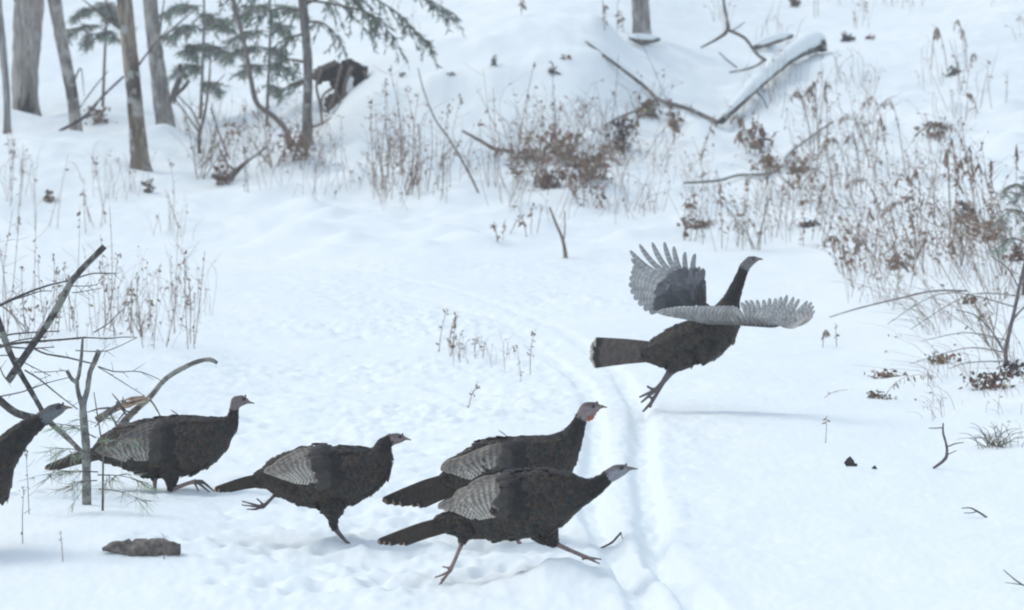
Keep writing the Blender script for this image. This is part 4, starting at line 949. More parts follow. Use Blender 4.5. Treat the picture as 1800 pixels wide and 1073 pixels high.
    for k, t in enumerate(pt):
        f = k / 18; t = (t[0] + rnd.uniform(-6, 6), t[1] + rnd.uniform(-9, 9))
        A = W(960 + 190 * f, 450 - 3 * f, -.17 - .13 * f); B = W(*t, -.30 - .36 * f)
        mf = MB(); feather(mf, [A, A.lerp(B, .55) + Vector((.008, 0, -.012)), B], Vector((.05, -.95, .25)).normalized(), 30 * m, colf(.9, 1.0, 64, k * .5), nseg=34, tipround=.5, curve=.04)
        mf.build('flight_feather', M_FEATH, o, wg)
make_turkey('turkey taking off with raised wings and straight fanned tail above the ski track', 18.05, ZF,
    [(470, 630, 62, .8, 'body'), (540, 618, 92, .85, 'body'), (620, 595, 114, HB, 'body'), (700, 570, 120, HB, 'body'), (770, 545, 120, HB, 'body'), (830, 500, 106, HB, 'body'), (860, 450, 92, .85, 'body'), (880, 400, 68, .9, 'neck'), (902, 340, 46, .9, 'neck'), (925, 285, 38, .9, 'neck'), (945, 235, 32, .9, 'neck'), (962, 190, 29, .85, 'neck'),
     (980, 150, 30, .8, 'head'), (1005, 125, 29, .72, 'head'), (1028, 116, 21, .7, 'head'), (1046, 113, 11, .7, 'beak'), (1060, 112, 8, .7, 'beak'), (1076, 114, 4, .8, 'beak')],
    [[(640, 640, 70, -.04, 'thigh'), (580, 705, 34, -.04, 'thigh'), (548, 748, 17, -.04, 'legd'), (515, 795, 12, -.04, 'legd'), (478, 835, 12, -.04, 'legd')], [(478, 835, 10, -.04, 'legd'), (440, 852, 9, -.05, 'legd'), (392, 872, 7, -.06, 'legd')], [(478, 838, 10, -.04, 'legd'), (440, 872, 9, -.03, 'legd'), (402, 905, 7, -.02, 'legd')], [(478, 830, 9, -.04, 'legd'), (458, 830, 8, -.04, 'legd'), (434, 816, 7, -.04, 'legd')],
     [(660, 640, 70, .05, 'thigh'), (600, 705, 34, .05, 'thigh'), (562, 755, 17, .05, 'legd'), (525, 805, 12, .05, 'legd'), (462, 910, 12, .05, 'legd')], [(462, 910, 10, .05, 'legd'), (440, 935, 9, .05, 'legd'), (415, 962, 7, .05, 'legd')], [(462, 910, 10, .05, 'legd'), (455, 940, 9, .08, 'legd')], [(468, 895, 9, .05, 'legd'), (455, 885, 8, .05, 'legd'), (440, 880, 6, .05, 'legd')],
     [(760, 600, 70, -.06, 'body'), (748, 650, 38, -.06, 'body'), (745, 680, 16, -.06, 'body')]],
    (0.17, 0.165, 0.165), [], (545, 630, (128, 572), (122, 695), 14, 52, 'fan'), None, 76, eye=(1022, 113, 6), flying=fly)

# ------------------------------------------------------------------ weeds, brush and small litter
STEMC = [(0.26, 0.18, 0.13), (0.22, 0.15, 0.115), (0.30, 0.215, 0.155), (0.19, 0.14, 0.115)]
LEAFC = [(0.27, 0.185, 0.135), (0.22, 0.15, 0.108), (0.33, 0.235, 0.175), (0.18, 0.125, 0.095)]

def stalk(u, v, hpx, lean, label, group, rnd, style='seed', name='weed_stalk', dens=1.0, P=None):
    P = P or ground(u, v); pm = P.y / FPX; h = hpx * pm
    top = P + Vector((lean * pm, rnd.uniform(-.15, .1) * h, h))
    mid = P.lerp(top, .5) + Vector((rnd.uniform(-.05, .05) * h, rnd.uniform(-.05, .05) * h, 0))
    ctl = [P - Vector((0, 0, .06)), mid, top]
    if style == 'arch':
        ctl = [P - Vector((0, 0, .06)), P + Vector((lean * pm * .35, 0, h * .62)), P + Vector((lean * pm * .75, 0, h * .98)), P + Vector((lean * pm * 1.25, rnd.uniform(-.1, .1), h * .86))]
    q = [Vector(p) for p in smooth_path(ctl, 12)]
    r = max(0.0016, 0.62 * pm * rnd.uniform(.75, 1.25))
    mb = MB(); c = rnd.choice(STEMC)
    tube(mb, q, [r * (1.15 - .6 * i / 11) for i in range(12)], 4, c)
    for _ in range(int(rnd.randint(1, 4) * dens)):                          # side twigs
        i = rnd.randint(4, 10); L = h * rnd.uniform(.08, .28); s = rnd.choice((-1, 1))
        e = q[i] + Vector((s * L * .7, rnd.uniform(-.5, .5) * L, L * rnd.uniform(.1, .8)))
        tube(mb, [q[i], q[i].lerp(e, .5) + Vector((0, 0, -.06 * L)), e], [r * .6, r * .5, r * .35], 3, c, cap=False)
    ob = mb.build(name, M_STEM, P); tag(ob, label, 'weed', group)
    m2 = MB()
    if style in ('seed', 'bare'):
        n = int((rnd.randint(4, 9) if style == 'seed' else rnd.randint(2, 5)) * dens)
        for _ in range(n):
            t = rnd.betavariate(2.2, 1.3); i = min(int(t * 11), 10); p = q[i].lerp(q[i + 1], t * 11 - i)
            L = pm * rnd.uniform(4, 11)
            d = Vector((rnd.uniform(-.8, .8), rnd.uniform(-.8, .8), rnd.uniform(-1.1, .5)))
            leaf(m2, p, d, Vector((rnd.gauss(0, 1), rnd.gauss(0, 1), rnd.gauss(0, 1))), L, L * rnd.uniform(.3, .55), tuple(x * rnd.uniform(.8, 1.2) for x in rnd.choice(LEAFC)))
        if style == 'seed':
            for _ in range(6):
                p = top + Vector((rnd.gauss(0, 2.2) * pm, rnd.gauss(0, 2) * pm, rnd.uniform(-9, 3) * pm))
                leaf(m2, p, Vector((rnd.uniform(-.5, .5), rnd.uniform(-.5, .5), 1)), Vector((rnd.gauss(0, 1), rnd.gauss(0, 1), 0)), pm * rnd.uniform(4, 8), pm * rnd.uniform(2, 4), tuple(x * .85 for x in rnd.choice(LEAFC)))
    elif style == 'arch':
        for _ in range(int(26 * dens)):
            t = rnd.uniform(.35, 1.0); i = min(int(t * 11), 10); p = q[i].lerp(q[i + 1], t * 11 - i)
            L = pm * rnd.uniform(6, 14)
            d = Vector((rnd.uniform(-.5, .5), rnd.uniform(-.5, .5), -1))
            leaf(m2, p, d, Vector((rnd.gauss(0, 1), rnd.gauss(0, 1), rnd.gauss(0, .3))), L, L * rnd.uniform(.14, .28), tuple(x * rnd.uniform(.8, 1.25) for x in rnd.choice(LEAFC)))
    elif style == 'leafy':
        for _ in range(int(14 * dens)):
            t = rnd.uniform(.2, 1.0); i = min(int(t * 11), 10); p = q[i].lerp(q[i + 1], t * 11 - i)
            L = pm * rnd.uniform(6, 15)
            d = Vector((rnd.uniform(-1, 1), rnd.uniform(-1, 1), rnd.uniform(-1.2, .3)))
            leaf(m2, p, d, Vector((rnd.gauss(0, 1), rnd.gauss(0, 1), rnd.gauss(0, 1))), L, L * rnd.uniform(.35, .6), tuple(x * rnd.uniform(.8, 1.25) for x in rnd.choice(LEAFC)))
    if m2.v: tag(m2.build('dead_leaves', M_LEAF, P, ob), kind='stuff')
    return ob

SEEN = {}
def stand(n, ur, vr, hr, lean, style, where, group, seed, dens=1.0, shape=None):
    """a stand of weeds; each label tells height, habit and lean"""
    rnd = random.Random(seed)
    for _ in range(n):
        for _t in range(30):
            if _t == 0 and _ % 4: u = uc + rnd.gauss(0, 16); v = vc + rnd.gauss(0, 6)
            else: u = uc = rnd.uniform(*ur); v = vc = rnd.uniform(*vr)
            if ur[0] <= u <= ur[1] and vr[0] <= v <= vr[1] and (shape is None or shape(u, v)): break
        st_ = style if isinstance(style, str) else rnd.choice(style)
        h = rnd.uniform(*hr); l = rnd.uniform(*lean); f = (h - hr[0]) / (hr[1] - hr[0]); g = (u - ur[0]) / (ur[1] - ur[0])
        lab = '%s %s weed %s%s %s' % (('short', 'middling', 'tall')[min(int(f * 3), 2)], {'seed': 'seed headed', 'bare': 'bare stemmed', 'leafy': 'brown leafed', 'arch': 'drooping'}[st_],
                                 'leaning left' if l / h < -.08 else 'leaning right' if l / h > .08 else 'upright', ', left end' if g < .25 else ', right end' if g > .75 else '', where)
        SEEN.setdefault(lab, []).append(stalk(u, v, h, l, lab, group, rnd, st_, dens=dens))

stand(26, (-10, 350), (560, 615), (90, 230), (-25, 35), ('seed', 'seed', 'bare', 'bare'), 'on the left snow bank', 'dry weeds on the left snow bank', 81)
stand(10, (60, 330), (575, 600), (50, 89), (-20, 20), ('seed', 'leafy'), 'on the left snow bank', 'dry weeds on the left snow bank', 82, dens=.8)
stand(15, (0, 340), (300, 420), (50, 130), (-25, 25), ('bare', 'seed'), 'below the left trunks', 'sparse weeds below the left trunks', 83, dens=.7)
stand(26, (560, 800), (285, 360), (70, 190), (-20, 20), ('seed', 'bare', 'seed', 'bare'), 'at the foot of the snow mound', 'weeds at the foot of the mound', 84)
stand(14, (330, 560), (230, 345), (40, 130), (-30, 30), ('bare', 'seed', 'leafy'), 'round the bowed sapling', 'brown stems round the bowed sapling', 85, dens=.7)
stand(14, (820, 1130), (270, 350), (60, 210), (-40, 40), ('bare', 'bare', 'seed'), 'before the snow mound face', 'bare stems before the mound face', 86, dens=.7)
stand(18, (880, 1110), (285, 400), (35, 110), (-40, 30), ('leafy',), 'in the brush', 'leafy weeds of the brush below the mound', 87, dens=1.2)
stand(10, (1040, 1240), (215, 300), (30, 90), (-40, 40), ('leafy', 'bare'), 'between brush and log foot', 'leafy stems by the log foot', 88)
stand(18, (1180, 1460), (360, 450), (60, 150), (-30, 30), ('seed', 'leafy', 'bare'), 'behind the rising turkey', 'weeds behind the rising turkey', 89)
stand(10, (1280, 1420), (255, 330), (30, 75), (-40, 20), ('leafy', 'arch'), 'along the low right branch', 'drooping weeds along the low branch', 90)
stand(20, (1420, 1680), (255, 360), (60, 150), (-50, 20), ('arch', 'bare', 'arch'), 'on the open right slope', 'arching weeds on the right slope', 91)
stand(34, (1560, 1830), (380, 500), (70, 190), (-80, 20), ('arch', 'leafy', 'arch', 'seed'), 'in the dense right thicket', 'goldenrods of the right thicket', 92, dens=1.2)
stand(18, (1440, 1640), (400, 520), (40, 110), (-50, 20), ('leafy', 'arch', 'seed'), 'before the right thicket', 'weeds in the thinner part of the right thicket', 93)
stand(16, (1640, 1830), (520, 650), (80, 190), (-150, -30), ('bare', 'bare', 'arch'), 'at the right snow edge', 'sweeping stems at the right edge', 94, dens=.9)
stand(7, (700, 1000), (395, 440), (25, 60), (-20, 20), ('leafy', 'seed'), 'just above the trail', 'short weeds above the trail', 95, dens=.6)
stand(10, (820, 1500), (-10, 60), (30, 90), (-20, 20), ('bare', 'leafy'), 'on the slope behind the mound', 'stems behind the mound', 96, dens=.6)
stand(16, (1240, 1800), (60, 245), (35, 110), (-30, 20), ('bare', 'arch', 'bare'), 'high on the right slope', 'weeds high on the right slope', 98, dens=.7)
stand(6, (770, 880), (575, 640), (30, 75), (-15, 15), ('bare', 'seed'), 'in the middle of the trail', 'faint weeds in the trail', 97, dens=.5)

for lab, obs in SEEN.items():
    if len(obs) > 1:
        obs.sort(key=lambda o: o.location.x / o.location.y)
        for k, o in enumerate(obs):
            o['label'] = lab + (', leftmost' if k == 0 else ', rightmost' if k == len(obs) - 1 else ', ' + ('second', 'third', 'fourth', 'fifth', 'sixth')[min(k, 5) - 1] + ' from left')

def shrub(u, v, hpx, wpx_, n, lab, seed, lf=10):
    rnd = random.Random(seed); P = ground(u, v); pm = P.y / FPX; root = empty('twiggy_shrub', P); tag(root, lab, 'shrub', 'twiggy shrubs of the bank')
    ml = MB()
    for k in range(n):
        mb = MB(); c = rnd.choice(STEMC); c = tuple(x * .85 for x in c)
        def grow(p, d, L, r, lev):
            q = [p]
            for s_ in range(4):
                d = (d + Vector((rnd.gauss(0, .16), rnd.gauss(0, .16), rnd.gauss(0.02, .10)))).normalized(); q.append(q[-1] + d * L / 4)
            tube(mb, q, [r, r * .9, r * .8, r * .68, r * .55], 4 if lev == 0 else 3, c, cap=False)
            for _ in range(rnd.randint(0, 2 if lev else 1) if lf else 0):
                z = rnd.choice(q[1:]); Lf = pm * rnd.uniform(5, 11)
                leaf(ml, z, Vector((rnd.uniform(-1, 1), rnd.uniform(-1, 1), -1)), Vector((rnd.gauss(0, 1), rnd.gauss(0, 1), rnd.gauss(0, 1))), Lf, Lf * rnd.uniform(.3, .5), tuple(x * rnd.uniform(.8, 1.2) for x in rnd.choice(LEAFC)))
            if lev < 2:
                for _ in range(rnd.randint(2, 4)):
                    grow(rnd.choice(q[1:]), (d + Vector((rnd.gauss(0, .6), rnd.gauss(0, .6), rnd.gauss(0, .4)))).normalized(), L * rnd.uniform(.35, .65), r * .55, lev + 1)
        a = rnd.uniform(-1, 1)
        grow(P + Vector((rnd.gauss(0, 3) * pm, rnd.gauss(0, 3) * pm, -.04)), Vector((a * wpx_ / hpx, rnd.uniform(-.4, .4), 1)).normalized(), hpx * pm * rnd.uniform(.6, 1.0), 1.0 * pm, 0)
        mb.build('stem', M_STEM, P, root)
    if ml.v: ml.build('dead_leaves', M_LEAF, P, root)['kind'] = 'stuff'
for k, a in enumerate([(1605, 478, 110, 90, 5, 'twiggy shrub in the middle of the right thicket', 1), (1690, 468, 130, 110, 5, 'widest twiggy shrub of the right thicket, behind the reddish leaf clump', 2), (1765, 485, 140, 110, 5, 'tall twiggy shrub of the right thicket beside the pine sapling', 3), (1535, 455, 80, 80, 4, 'low twiggy shrub at the thin left end of the right thicket', 4),
        (1745, 610, 120, 130, 4, 'bare twiggy shrub before the right thicket, left of the slanting shrub', 5, 0), (945, 325, 110, 90, 5, 'twiggy shrub at the left end of the brush below the mound', 6), (1015, 332, 100, 100, 5, 'twiggy shrub over the largest tan leaf clump', 7), (1095, 292, 90, 80, 5, 'twiggy shrub between the brush and the long slanting branch', 8),
        (715, 345, 120, 60, 4, 'twiggy reddish shrub at the left foot of the mound', 9), (480, 300, 90, 90, 5, 'twiggy shrub under the bowed sapling', 10), (350, 318, 110, 80, 4, 'twiggy shrub right of the dark patchy trunk', 11), (55, 588, 110, 80, 4, 'twiggy shrub behind the thick lichen spotted limb', 12), (250, 592, 90, 70, 3, 'twiggy shrub at the right part of the left snow bank', 13, 0), (1330, 440, 110, 60, 4, 'twiggy shrub behind the rising turkey head', 14), (1400, 335, 70, 80, 4, 'twiggy shrub under the low snowy branch', 15)]):
    shrub(*a[:7], *(a[7:]))

# the uncountable fine growth of the bank: hair-thin stems, brambles and leaf bits, one object
rnd = random.Random(150); mbf = MB()
def fine(n, ur, vr, hr, lean, leafn, curl=.3, thick=.42):
    for k in range(n):
        if k % 9 == 0: uc, vc = rnd.uniform(*ur), rnd.uniform(*vr)
        P = ground(uc + rnd.gauss(0, 17), vc + rnd.gauss(0, 6)); pm = P.y / FPX; h = rnd.uniform(*hr) * pm; c = [x * rnd.uniform(.9, 1.35) for x in rnd.choice(STEMC)]
        l = rnd.uniform(*lean) * pm
        q = [Vector(p) for p in smooth_path([P - Vector((0, 0, .03)), P + Vector((l * .3 + rnd.uniform(-curl, curl) * h * .4, 0, h * .6)), P + Vector((l, rnd.uniform(-.2, .2) * h, h * rnd.uniform(.75, 1.0)))], 6)]
        r = thick * pm * rnd.uniform(.6, 1.3)
        tube(mbf, q, [r, r, r * .9, r * .8, r * .6, r * .4], 3, tuple(c), cap=False)
        for _ in range(rnd.randint(0, leafn)):
            p = q[rnd.randint(2, 5)]; L = pm * rnd.uniform(3, 9)
            leaf(mbf, p, Vector((rnd.uniform(-1, 1), rnd.uniform(-1, 1), rnd.uniform(-1, .3))), Vector((rnd.gauss(0, 1), rnd.gauss(0, 1), rnd.gauss(0, 1))), L, L * rnd.uniform(.25, .5), tuple(x * rnd.uniform(.9, 1.4) for x in rnd.choice(LEAFC)))
fine(90, (-20, 350), (540, 610), (30, 150), (-50, 50), 4, .5); fine(60, (0, 340), (310, 420), (30, 90), (-25, 25), 2)
fine(110, (540, 830), (265, 365), (25, 120), (-50, 50), 5, .6); fine(150, (320, 570), (230, 350), (30, 110), (-50, 50), 3, .6)
fine(170, (820, 1140), (250, 400), (30, 150), (-60, 60), 4, .6); fine(120, (1000, 1300), (190, 320), (25, 80), (-50, 50), 3, .6)
fine(170, (1150, 1480), (330, 450), (30, 110), (-45, 30), 4, .5); fine(160, (1380, 1700), (230, 380), (30, 110), (-60, 30), 4, .6)
fine(330, (1480, 1850), (370, 540), (30, 140), (-110, 30), 6, .6); fine(120, (1600, 1850), (540, 690), (25, 90), (-120, 10), 2, .5)
fine(110, (1200, 1820), (60, 250), (25, 90), (-30, 30), 2, .5); fine(80, (700, 1800), (-20, 60), (20, 70), (-20, 20), 2); fine(40, (760, 930), (575, 650), (15, 50), (-15, 15), 2); fine(60, (1550, 1830), (680, 800), (12, 45), (-40, 20), 1, .5)
tag(mbf.build('undergrowth', M_STEM, (0, 30, 0)), kind='stuff')

def clump(u, v, ru, rv, n, col, lab, seed, lf=(6, 14), name='leaf_clump'):
    rnd = random.Random(seed); P = ground(u, v + rv); pm = P.y / FPX; o = P.copy(); mb = MB(); m2 = MB()
    for _ in range(n):
        a = Vector((rnd.gauss(0, .45) * ru, rnd.gauss(0, .4) * ru, rnd.uniform(-.1, 2.0) * rv))
        L = pm * rnd.uniform(*lf)
        leaf(mb, P + a * pm, Vector((rnd.uniform(-1, 1), rnd.uniform(-1, 1), rnd.uniform(-1.3, .5))), Vector((rnd.gauss(0, 1), rnd.gauss(0, 1), rnd.gauss(0, 1))), L, L * rnd.uniform(.4, .75), tuple(x * rnd.uniform(.7, 1.3) for x in col))
    for _ in range(5):
        b = P + Vector((rnd.uniform(-.5, .5) * ru * pm, 0, -.03)); e = b + Vector((rnd.uniform(-1.2, 1.2) * ru * pm, rnd.uniform(-.3, .3) * ru * pm, rnd.uniform(1, 2.6) * rv * pm))
        tube(m2, [b, b.lerp(e, .5) + Vector((rnd.uniform(-.02, .02), 0, .01)), e], [pm, pm * .8, pm * .5], 4, (0.14, 0.11, 0.095), cap=False)
    ob = empty(name, o); tag(ob, lab, 'dead leaves')
    mb.build('dead_leaves', M_LEAF, o, ob)['kind'] = 'stuff'; m2.build('twigs', M_TWIG, o, ob)['kind'] = 'stuff'
    return ob
TAN = (0.23, 0.155, 0.105); BRN = (0.165, 0.112, 0.082); DK = (0.055, 0.05, 0.055)
for k, a in enumerate([(1030, 302, 30, 20, 150, TAN, 'largest tan clump of dead leaves in the brush under a snow pillow'), (985, 262, 40, 24, 170, TAN, 'wide loose brown leaf clump in the middle of the brush'),
        (1092, 238, 18, 26, 110, DK, 'dark upright leaf clump between the brush and the log foot'), (930, 275, 30, 10, 80, BRN, 'flat brown leaf clump at the left end of the brush'), (965, 318, 26, 14, 110, BRN, 'low brown leaf clump at the bottom of the brush'),
        (1050, 285, 10, 12, 40, DK, 'small dark leaf clump beside the largest tan clump'), (1140, 195, 22, 14, 70, TAN, 'pale leaf clump hanging under the long slanting branch'), (1186, 215, 10, 12, 36, BRN, 'small leaf clump right under the long slanting branch'),
        (1575, 462, 18, 12, 70, TAN, 'rounded tan leaf clump low in the thin part of the right thicket'), (1700, 372, 16, 12, 60, DK, 'dark leaf clump high in the right thicket'), (1740, 405, 36, 18, 130, TAN, 'broad tan leaf clump filling the right thicket'), (1790, 445, 18, 14, 70, BRN, 'brown leaf clump at the right end of the thicket'),
        (1704, 528, 14, 7, 36, (0.22, 0.13, 0.09), 'reddish leaf clump in front of the right thicket'), (1335, 238, 14, 20, 60, BRN, 'hanging brown leaf clump below the log'), (1405, 292, 22, 12, 70, BRN, 'brown leaf clump on the low snowy branch right end'), (1352, 290, 26, 14, 80, TAN, 'pale leaf clump behind the low snowy branch'),
        (1735, 672, 42, 14, 130, BRN, 'broad brown leaf clump at the foot of the slanting shrub'), (1782, 648, 30, 12, 90, DK, 'dark leaf clump behind the slanting shrub at the right edge'), (1562, 658, 30, 6, 60, TAN, 'flat pale leaf spray on the snow edge, upper of two'), (1548, 695, 26, 6, 60, BRN, 'flat brown leaf spray on the snow edge, lower of two'), (1655, 630, 30, 10, 70, TAN, 'tan leaf clump between snow edge and right thicket'),
        (1225, 395, 34, 6, 80, BRN, 'flat brown leaf clump behind the raised wing'), (1420, 395, 18, 5, 40, DK, 'flat dark leaf clump behind the swept wing'), (1640, 230, 26, 14, 60, BRN, 'small leaf clump midway up the open right slope'), (392, 312, 20, 14, 60, BRN, 'brown leaf clump under the leaning twiggy branch'),
        (262, 328, 8, 12, 26, BRN, 'small brown leaf clump right of the dark patchy trunk foot'), (85, 345, 10, 10, 26, BRN, 'small curled leaf clump in the open snow at left'), (525, 265, 26, 22, 110, TAN, 'loose brown leaf clump between bowed sapling and hemlock trunk'), (172, 205, 22, 14, 60, TAN, 'pale brown leaf clump behind the dark leaning branch'),
        (706, 134, 3, 4, 9, DK, 'tiny dark leaf clump at the left of the mound top'), (797, 130, 4, 4, 9, DK, 'tiny dark leaf clump left of the mound centre'), (868, 110, 5, 9, 14, (0.15, 0.17, 0.13), 'greenish leaf sprig stuck in the mound face'), (972, 126, 11, 4, 16, DK, 'larger dark leaf clump on the mound face'), (995, 106, 9, 3, 11, BRN, 'brown leaf clump just above the larger dark one on the mound'),
        (1490, 66, 8, 8, 30, DK, 'dark clump at the right end of the slanting log'), (1676, 126, 10, 8, 30, (0.13, 0.145, 0.125), 'grey green tuft high on the right slope'), (1398, 8, 9, 8, 30, BRN, 'brown leaf clump on the slope above the slanting log'), (1528, 64, 5, 6, 14, BRN, 'tiny brown leaf clump right of the dark clump by the log')]):
    clump(*a, 400 + k)

rnd = random.Random(120)
singles = [(932, 660, 75, 6, 'seed', 'taller of two dark budded weeds standing in the trail'), (916, 672, 62, -8, 'seed', 'left one of two dark budded weeds standing in the trail'),
           (340, 605, 165, 22, 'bare', 'lone thin stalk at the right end of the left snow bank'), (305, 588, 200, 12, 'bare', 'tall straight stalk left of the lone end stalk'),
           (1450, 780, 48, 2, 'bare', 'tiny bare sprig in the smooth snow on the right'), (1305, 440, 130, 6, 'leafy', 'tan weed directly behind the rising turkey head'),
           (1180, 190, 130, -60, 'bare', 'thin whip curving up beside the long slanting branch'), (40, 960, 95, 4, 'seed', 'dark weed stalk beside the leftmost turkey legs'), (52, 905, 110, -3, 'seed', 'dark clumped weed under the leftmost turkey breast'),
           (112, 990, 55, -6, 'bare', 'small forked sprig between the weed stalks and the bark slab'), (290, 985, 45, -3, 'bare', 'tiny sprig right of the bark slab'), (820, 715, 40, 20, 'seed', 'low dark sprig on the trampled snow above the turkeys'),
           (1445, 612, 32, 8, 'arch', 'small drooping fern tuft beside the trail on the right'), (1472, 610, 40, -2, 'bare', 'short dark spike beside the trail on the right'),
           (1540, 705, 45, 90, 'arch', 'low leafy spray bending right over the snow edge'), (1430, 700, 14, 60, 'bare', 'little bent twig arching out of the snow')]
for (u, v, h, ln, stl, lab) in singles: stalk(u, v, h, ln, lab, None, rnd, stl)

# shrub at the right edge with forked trunk
sh = branch_thing('bare_shrub', 'bare dark shrub with slanting main stem at the right edge', 'shrub', [(1786, 700, 0), (1772, 650, 0), (1768, 615, 0), (1780, 560, 0), (1793, 500, 0), (1806, 440, .1)], 20.6, [6, 7, 8, 7, 6, 5], (0.14, 0.125, 0.12), 131, mat=M_TWIG,
    subs=[([(1770, 625, 0), (1745, 585, 0), (1715, 555, 0), (1680, 545, 0)], 3.5, 1.5), ([(1768, 640, 0), (1730, 660, 0), (1690, 672, 0)], 3, 1.2), ([(1778, 565, 0), (1800, 540, -.1), (1830, 520, -.1)], 3.5, 2), ([(1790, 505, 0), (1770, 470, 0), (1740, 450, 0)], 3, 1.2),
          ([(1768, 620, 0), (1700, 612, .3), (1600, 640, .5)], 2.6, 1), ([(1775, 600, 0), (1700, 585, .3), (1620, 600, .6)], 2.4, 1), ([(1771, 635, 0), (1690, 640, .2), (1640, 668, .4)], 2.4, 1), ([(1788, 520, 0), (1700, 520, .5), (1600, 580, .8)], 2.4, 1), ([(1785, 540, 0), (1660, 515, .4), (1560, 570, .6)], 2.4, 1)])
mbl = MB(); rnd = random.Random(132)
for _ in range(70):
    a = rnd.random(); u = 1800 - 105 * a + rnd.uniform(-8, 8); v = 645 + 50 * a + rnd.uniform(-10, 14)
    leaf(mbl, at(u, v, 20.5 + rnd.uniform(-.1, .1)), Vector((rnd.uniform(-.8, .4), rnd.uniform(-.5, .5), -1)), Vector((rnd.gauss(0, 1), rnd.gauss(0, 1), 0)), rnd.uniform(.03, .075), rnd.uniform(.012, .028), tuple(x * rnd.uniform(.5, .9) for x in rnd.choice(LEAFC)))
tag(mbl.build('dead_leaves', M_LEAF, sh.location, sh), kind='stuff')
branch_thing('fallen_branch', 'long thin bramble cane arching left from the right thicket', 'branch', [(1700, 512, 0), (1640, 512, 0), (1580, 525, 0), (1510, 542, 0), (1458, 558, 0)], 24.0, [3.4, 3, 2.8, 2.4, 1.6], (0.15, 0.12, 0.11), 133, mat=M_TWIG)

# twigs lying on the snow
P = ground(1640, 824)
branch_thing('twig', 'dark crooked twig poking out of the snow at the right', 'twig', [(1640, 824, 0), (1662, 806, 0), (1664, 785, 0), (1658, 762, 0), (1658, 744, 0)], P.y, [4, 6, 4.5, 4, 2.5], (0.12, 0.105, 0.10), 134, mat=M_TWIG, subs=[([(1664, 786, 0), (1680, 780, 0), (1694, 778, 0)], 3, 1.5), ([(1657, 752, 0), (1644, 753, 0), (1632, 753, 0)], 2.6, 1.5), ([(1664, 800, 0), (1682, 792, 0)], 2.4, 1.2)])
P = ground(1735, 912)
branch_thing('twig', 'small forked twig lying on the snow at the lower right', 'twig', [(1735, 910, 0), (1716, 898, 0), (1704, 893, 0), (1690, 894, 0)], P.y, [3.4, 3.6, 2.4, 1.5], (0.13, 0.11, 0.105), 135, mat=M_TWIG, subs=[([(1718, 899, 0), (1708, 902, 0), (1694, 902, 0)], 2.4, 1.4)])
P = ground(1056, 964)
branch_thing('twig', 'short dark twig sticking up beside the left ski groove', 'twig', [(1053, 965, 0), (1074, 955, 0), (1086, 943, 0), (1092, 936, 0)], P.y, [3, 4, 3.6, 4], (0.10, 0.09, 0.085), 136, mat=M_TWIG, subs=[([(1091, 938, 0), (1095, 948, 0), (1098, 958, 0)], 2, 1)])
P = ground(1780, 1035)
branch_thing('twig', 'thin forked twig at the lower right corner', 'twig', [(1800, 1030, 0), (1785, 1020, 0), (1764, 1002, 0)], P.y, [3, 2.6, 1.6], (0.13, 0.11, 0.105), 137, mat=M_TWIG, subs=[([(1795, 1028, 0), (1780, 1026, 0), (1766, 1024, 0)], 2, 1.2)])
for (u, v, r, lab) in [(1493, 820, 10, 'larger dark curled leaf upright on the smooth snow at right'), (1537, 826, 5, 'smaller dark leaf tip poking from the smooth snow at right')]:
    P = ground(u, v); mb = MB(); pm = P.y / FPX
    leaf(mb, P + Vector((-r * .25 * pm, 0, -.012)), Vector((.22, .1, 1)), Vector((.2, -1, .2)), r * 2.3 * pm, r * 2.0 * pm, (0.06, 0.05, 0.048))
    leaf(mb, P + Vector((r * .35 * pm, .01, -.012)), Vector((.75, .2, .6)), Vector((-.4, -1, .3)), r * 1.5 * pm, r * 1.1 * pm, (0.05, 0.043, 0.042))
    tag(mb.build('fallen_leaf', M_LEAF, P), lab, 'leaf')
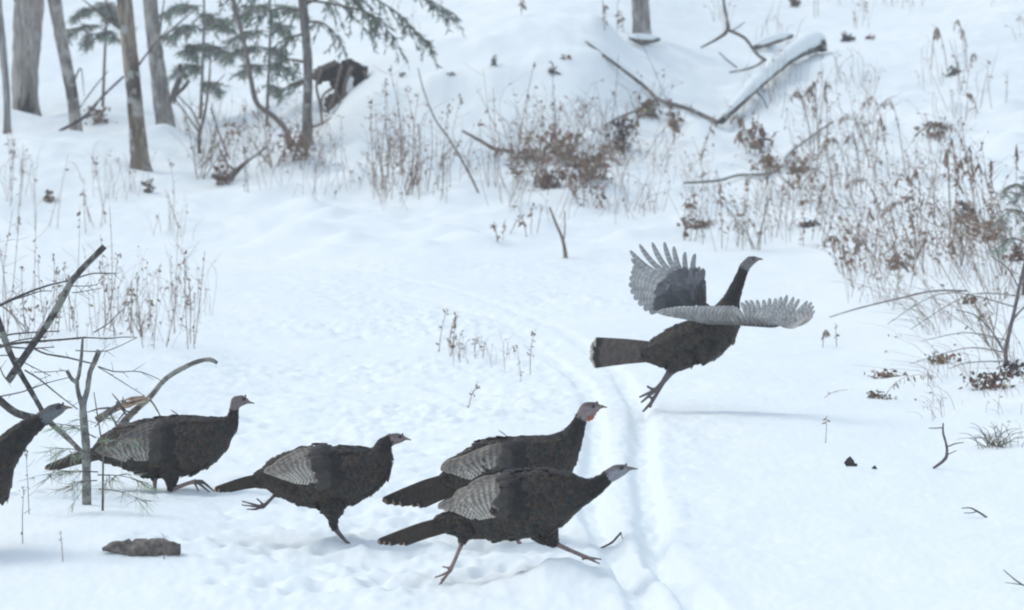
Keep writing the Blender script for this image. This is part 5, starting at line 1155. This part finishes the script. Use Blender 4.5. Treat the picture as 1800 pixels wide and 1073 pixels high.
# bark slab half sunk in the snow
P = ground(250, 978); rnd = random.Random(140); mb = MB()
q = [at(u, v, P.y + d) for u, v, d in [(180, 966, .0), (205, 962, 0), (240, 968, 0), (280, 966, 0), (317, 966, 0)]]
pm = P.y / FPX
PR = smooth_path([(*p, r * pm) for p, r in zip(q, [3, 11, 20, 19, 11])], 22)
tube(mb, [p[:3] for p in PR], [p[3] for p in PR], 14, lambda t, a: (0.17, 0.15, 0.13) if math.sin(a * 3 + t * 14) > -.3 else (0.11, 0.095, 0.085), rough=.2, rnd=rnd)
ob = mb.build('bark_slab', M_WOOD, P); tag(ob, 'rotting brown log piece lying in the snow at the lower left', 'log')
# grass tuft at the right snow edge
P = ground(1752, 786); rnd = random.Random(141); mb = MB()
for _ in range(46):
    a = rnd.uniform(-1.3, 1.3); L = rnd.uniform(.06, .22)
    b = P + Vector((rnd.gauss(0, .04), rnd.gauss(0, .04), -.01)); e = b + Vector((math.sin(a) * L, rnd.uniform(-.08, .06), math.cos(a) * L * .65)); mdp = b.lerp(e, .55) + Vector((0, 0, L * .16))
    c = rnd.choice([(0.20, 0.185, 0.13), (0.15, 0.15, 0.105), (0.22, 0.18, 0.14)])
    tube(mb, smooth_path([b, mdp, e], 5), [.0022, .002, .0018, .0014, .0008], 3, c, cap=False)
tag(mb.build('grass_tuft', M_STEM, P), 'low tuft of curling dry grass blades at the right edge', 'grass')

# ------------------------------------------------------------------ cold air between the trees
hz = MB()
x0, x1, y0, y1, z0, z1 = -850, 850, -70, 520, -1.5, 11.5
hz.add([(x0, y0, z0), (x1, y0, z0), (x1, y1, z0), (x0, y1, z0), (x0, y0, z1), (x1, y0, z1), (x1, y1, z1), (x0, y1, z1)],
       [(0, 3, 2, 1), (4, 5, 6, 7), (0, 1, 5, 4), (1, 2, 6, 5), (2, 3, 7, 6), (3, 0, 4, 7)], (1, 1, 1))
m_, N_, L_, b_ = mat_new('haze'); N_.remove(b_)
pv_ = N_.new('ShaderNodeVolumePrincipled'); pv_.inputs['Color'].default_value = (0.93, 0.95, 0.96, 1); pv_.inputs['Density'].default_value = 0.0035
L_.new(pv_.outputs[0], N_['Material Output'].inputs['Volume'])
ho = hz.build('haze', m_, (0, 0, 0), smooth=False); ho['kind'] = 'stuff'
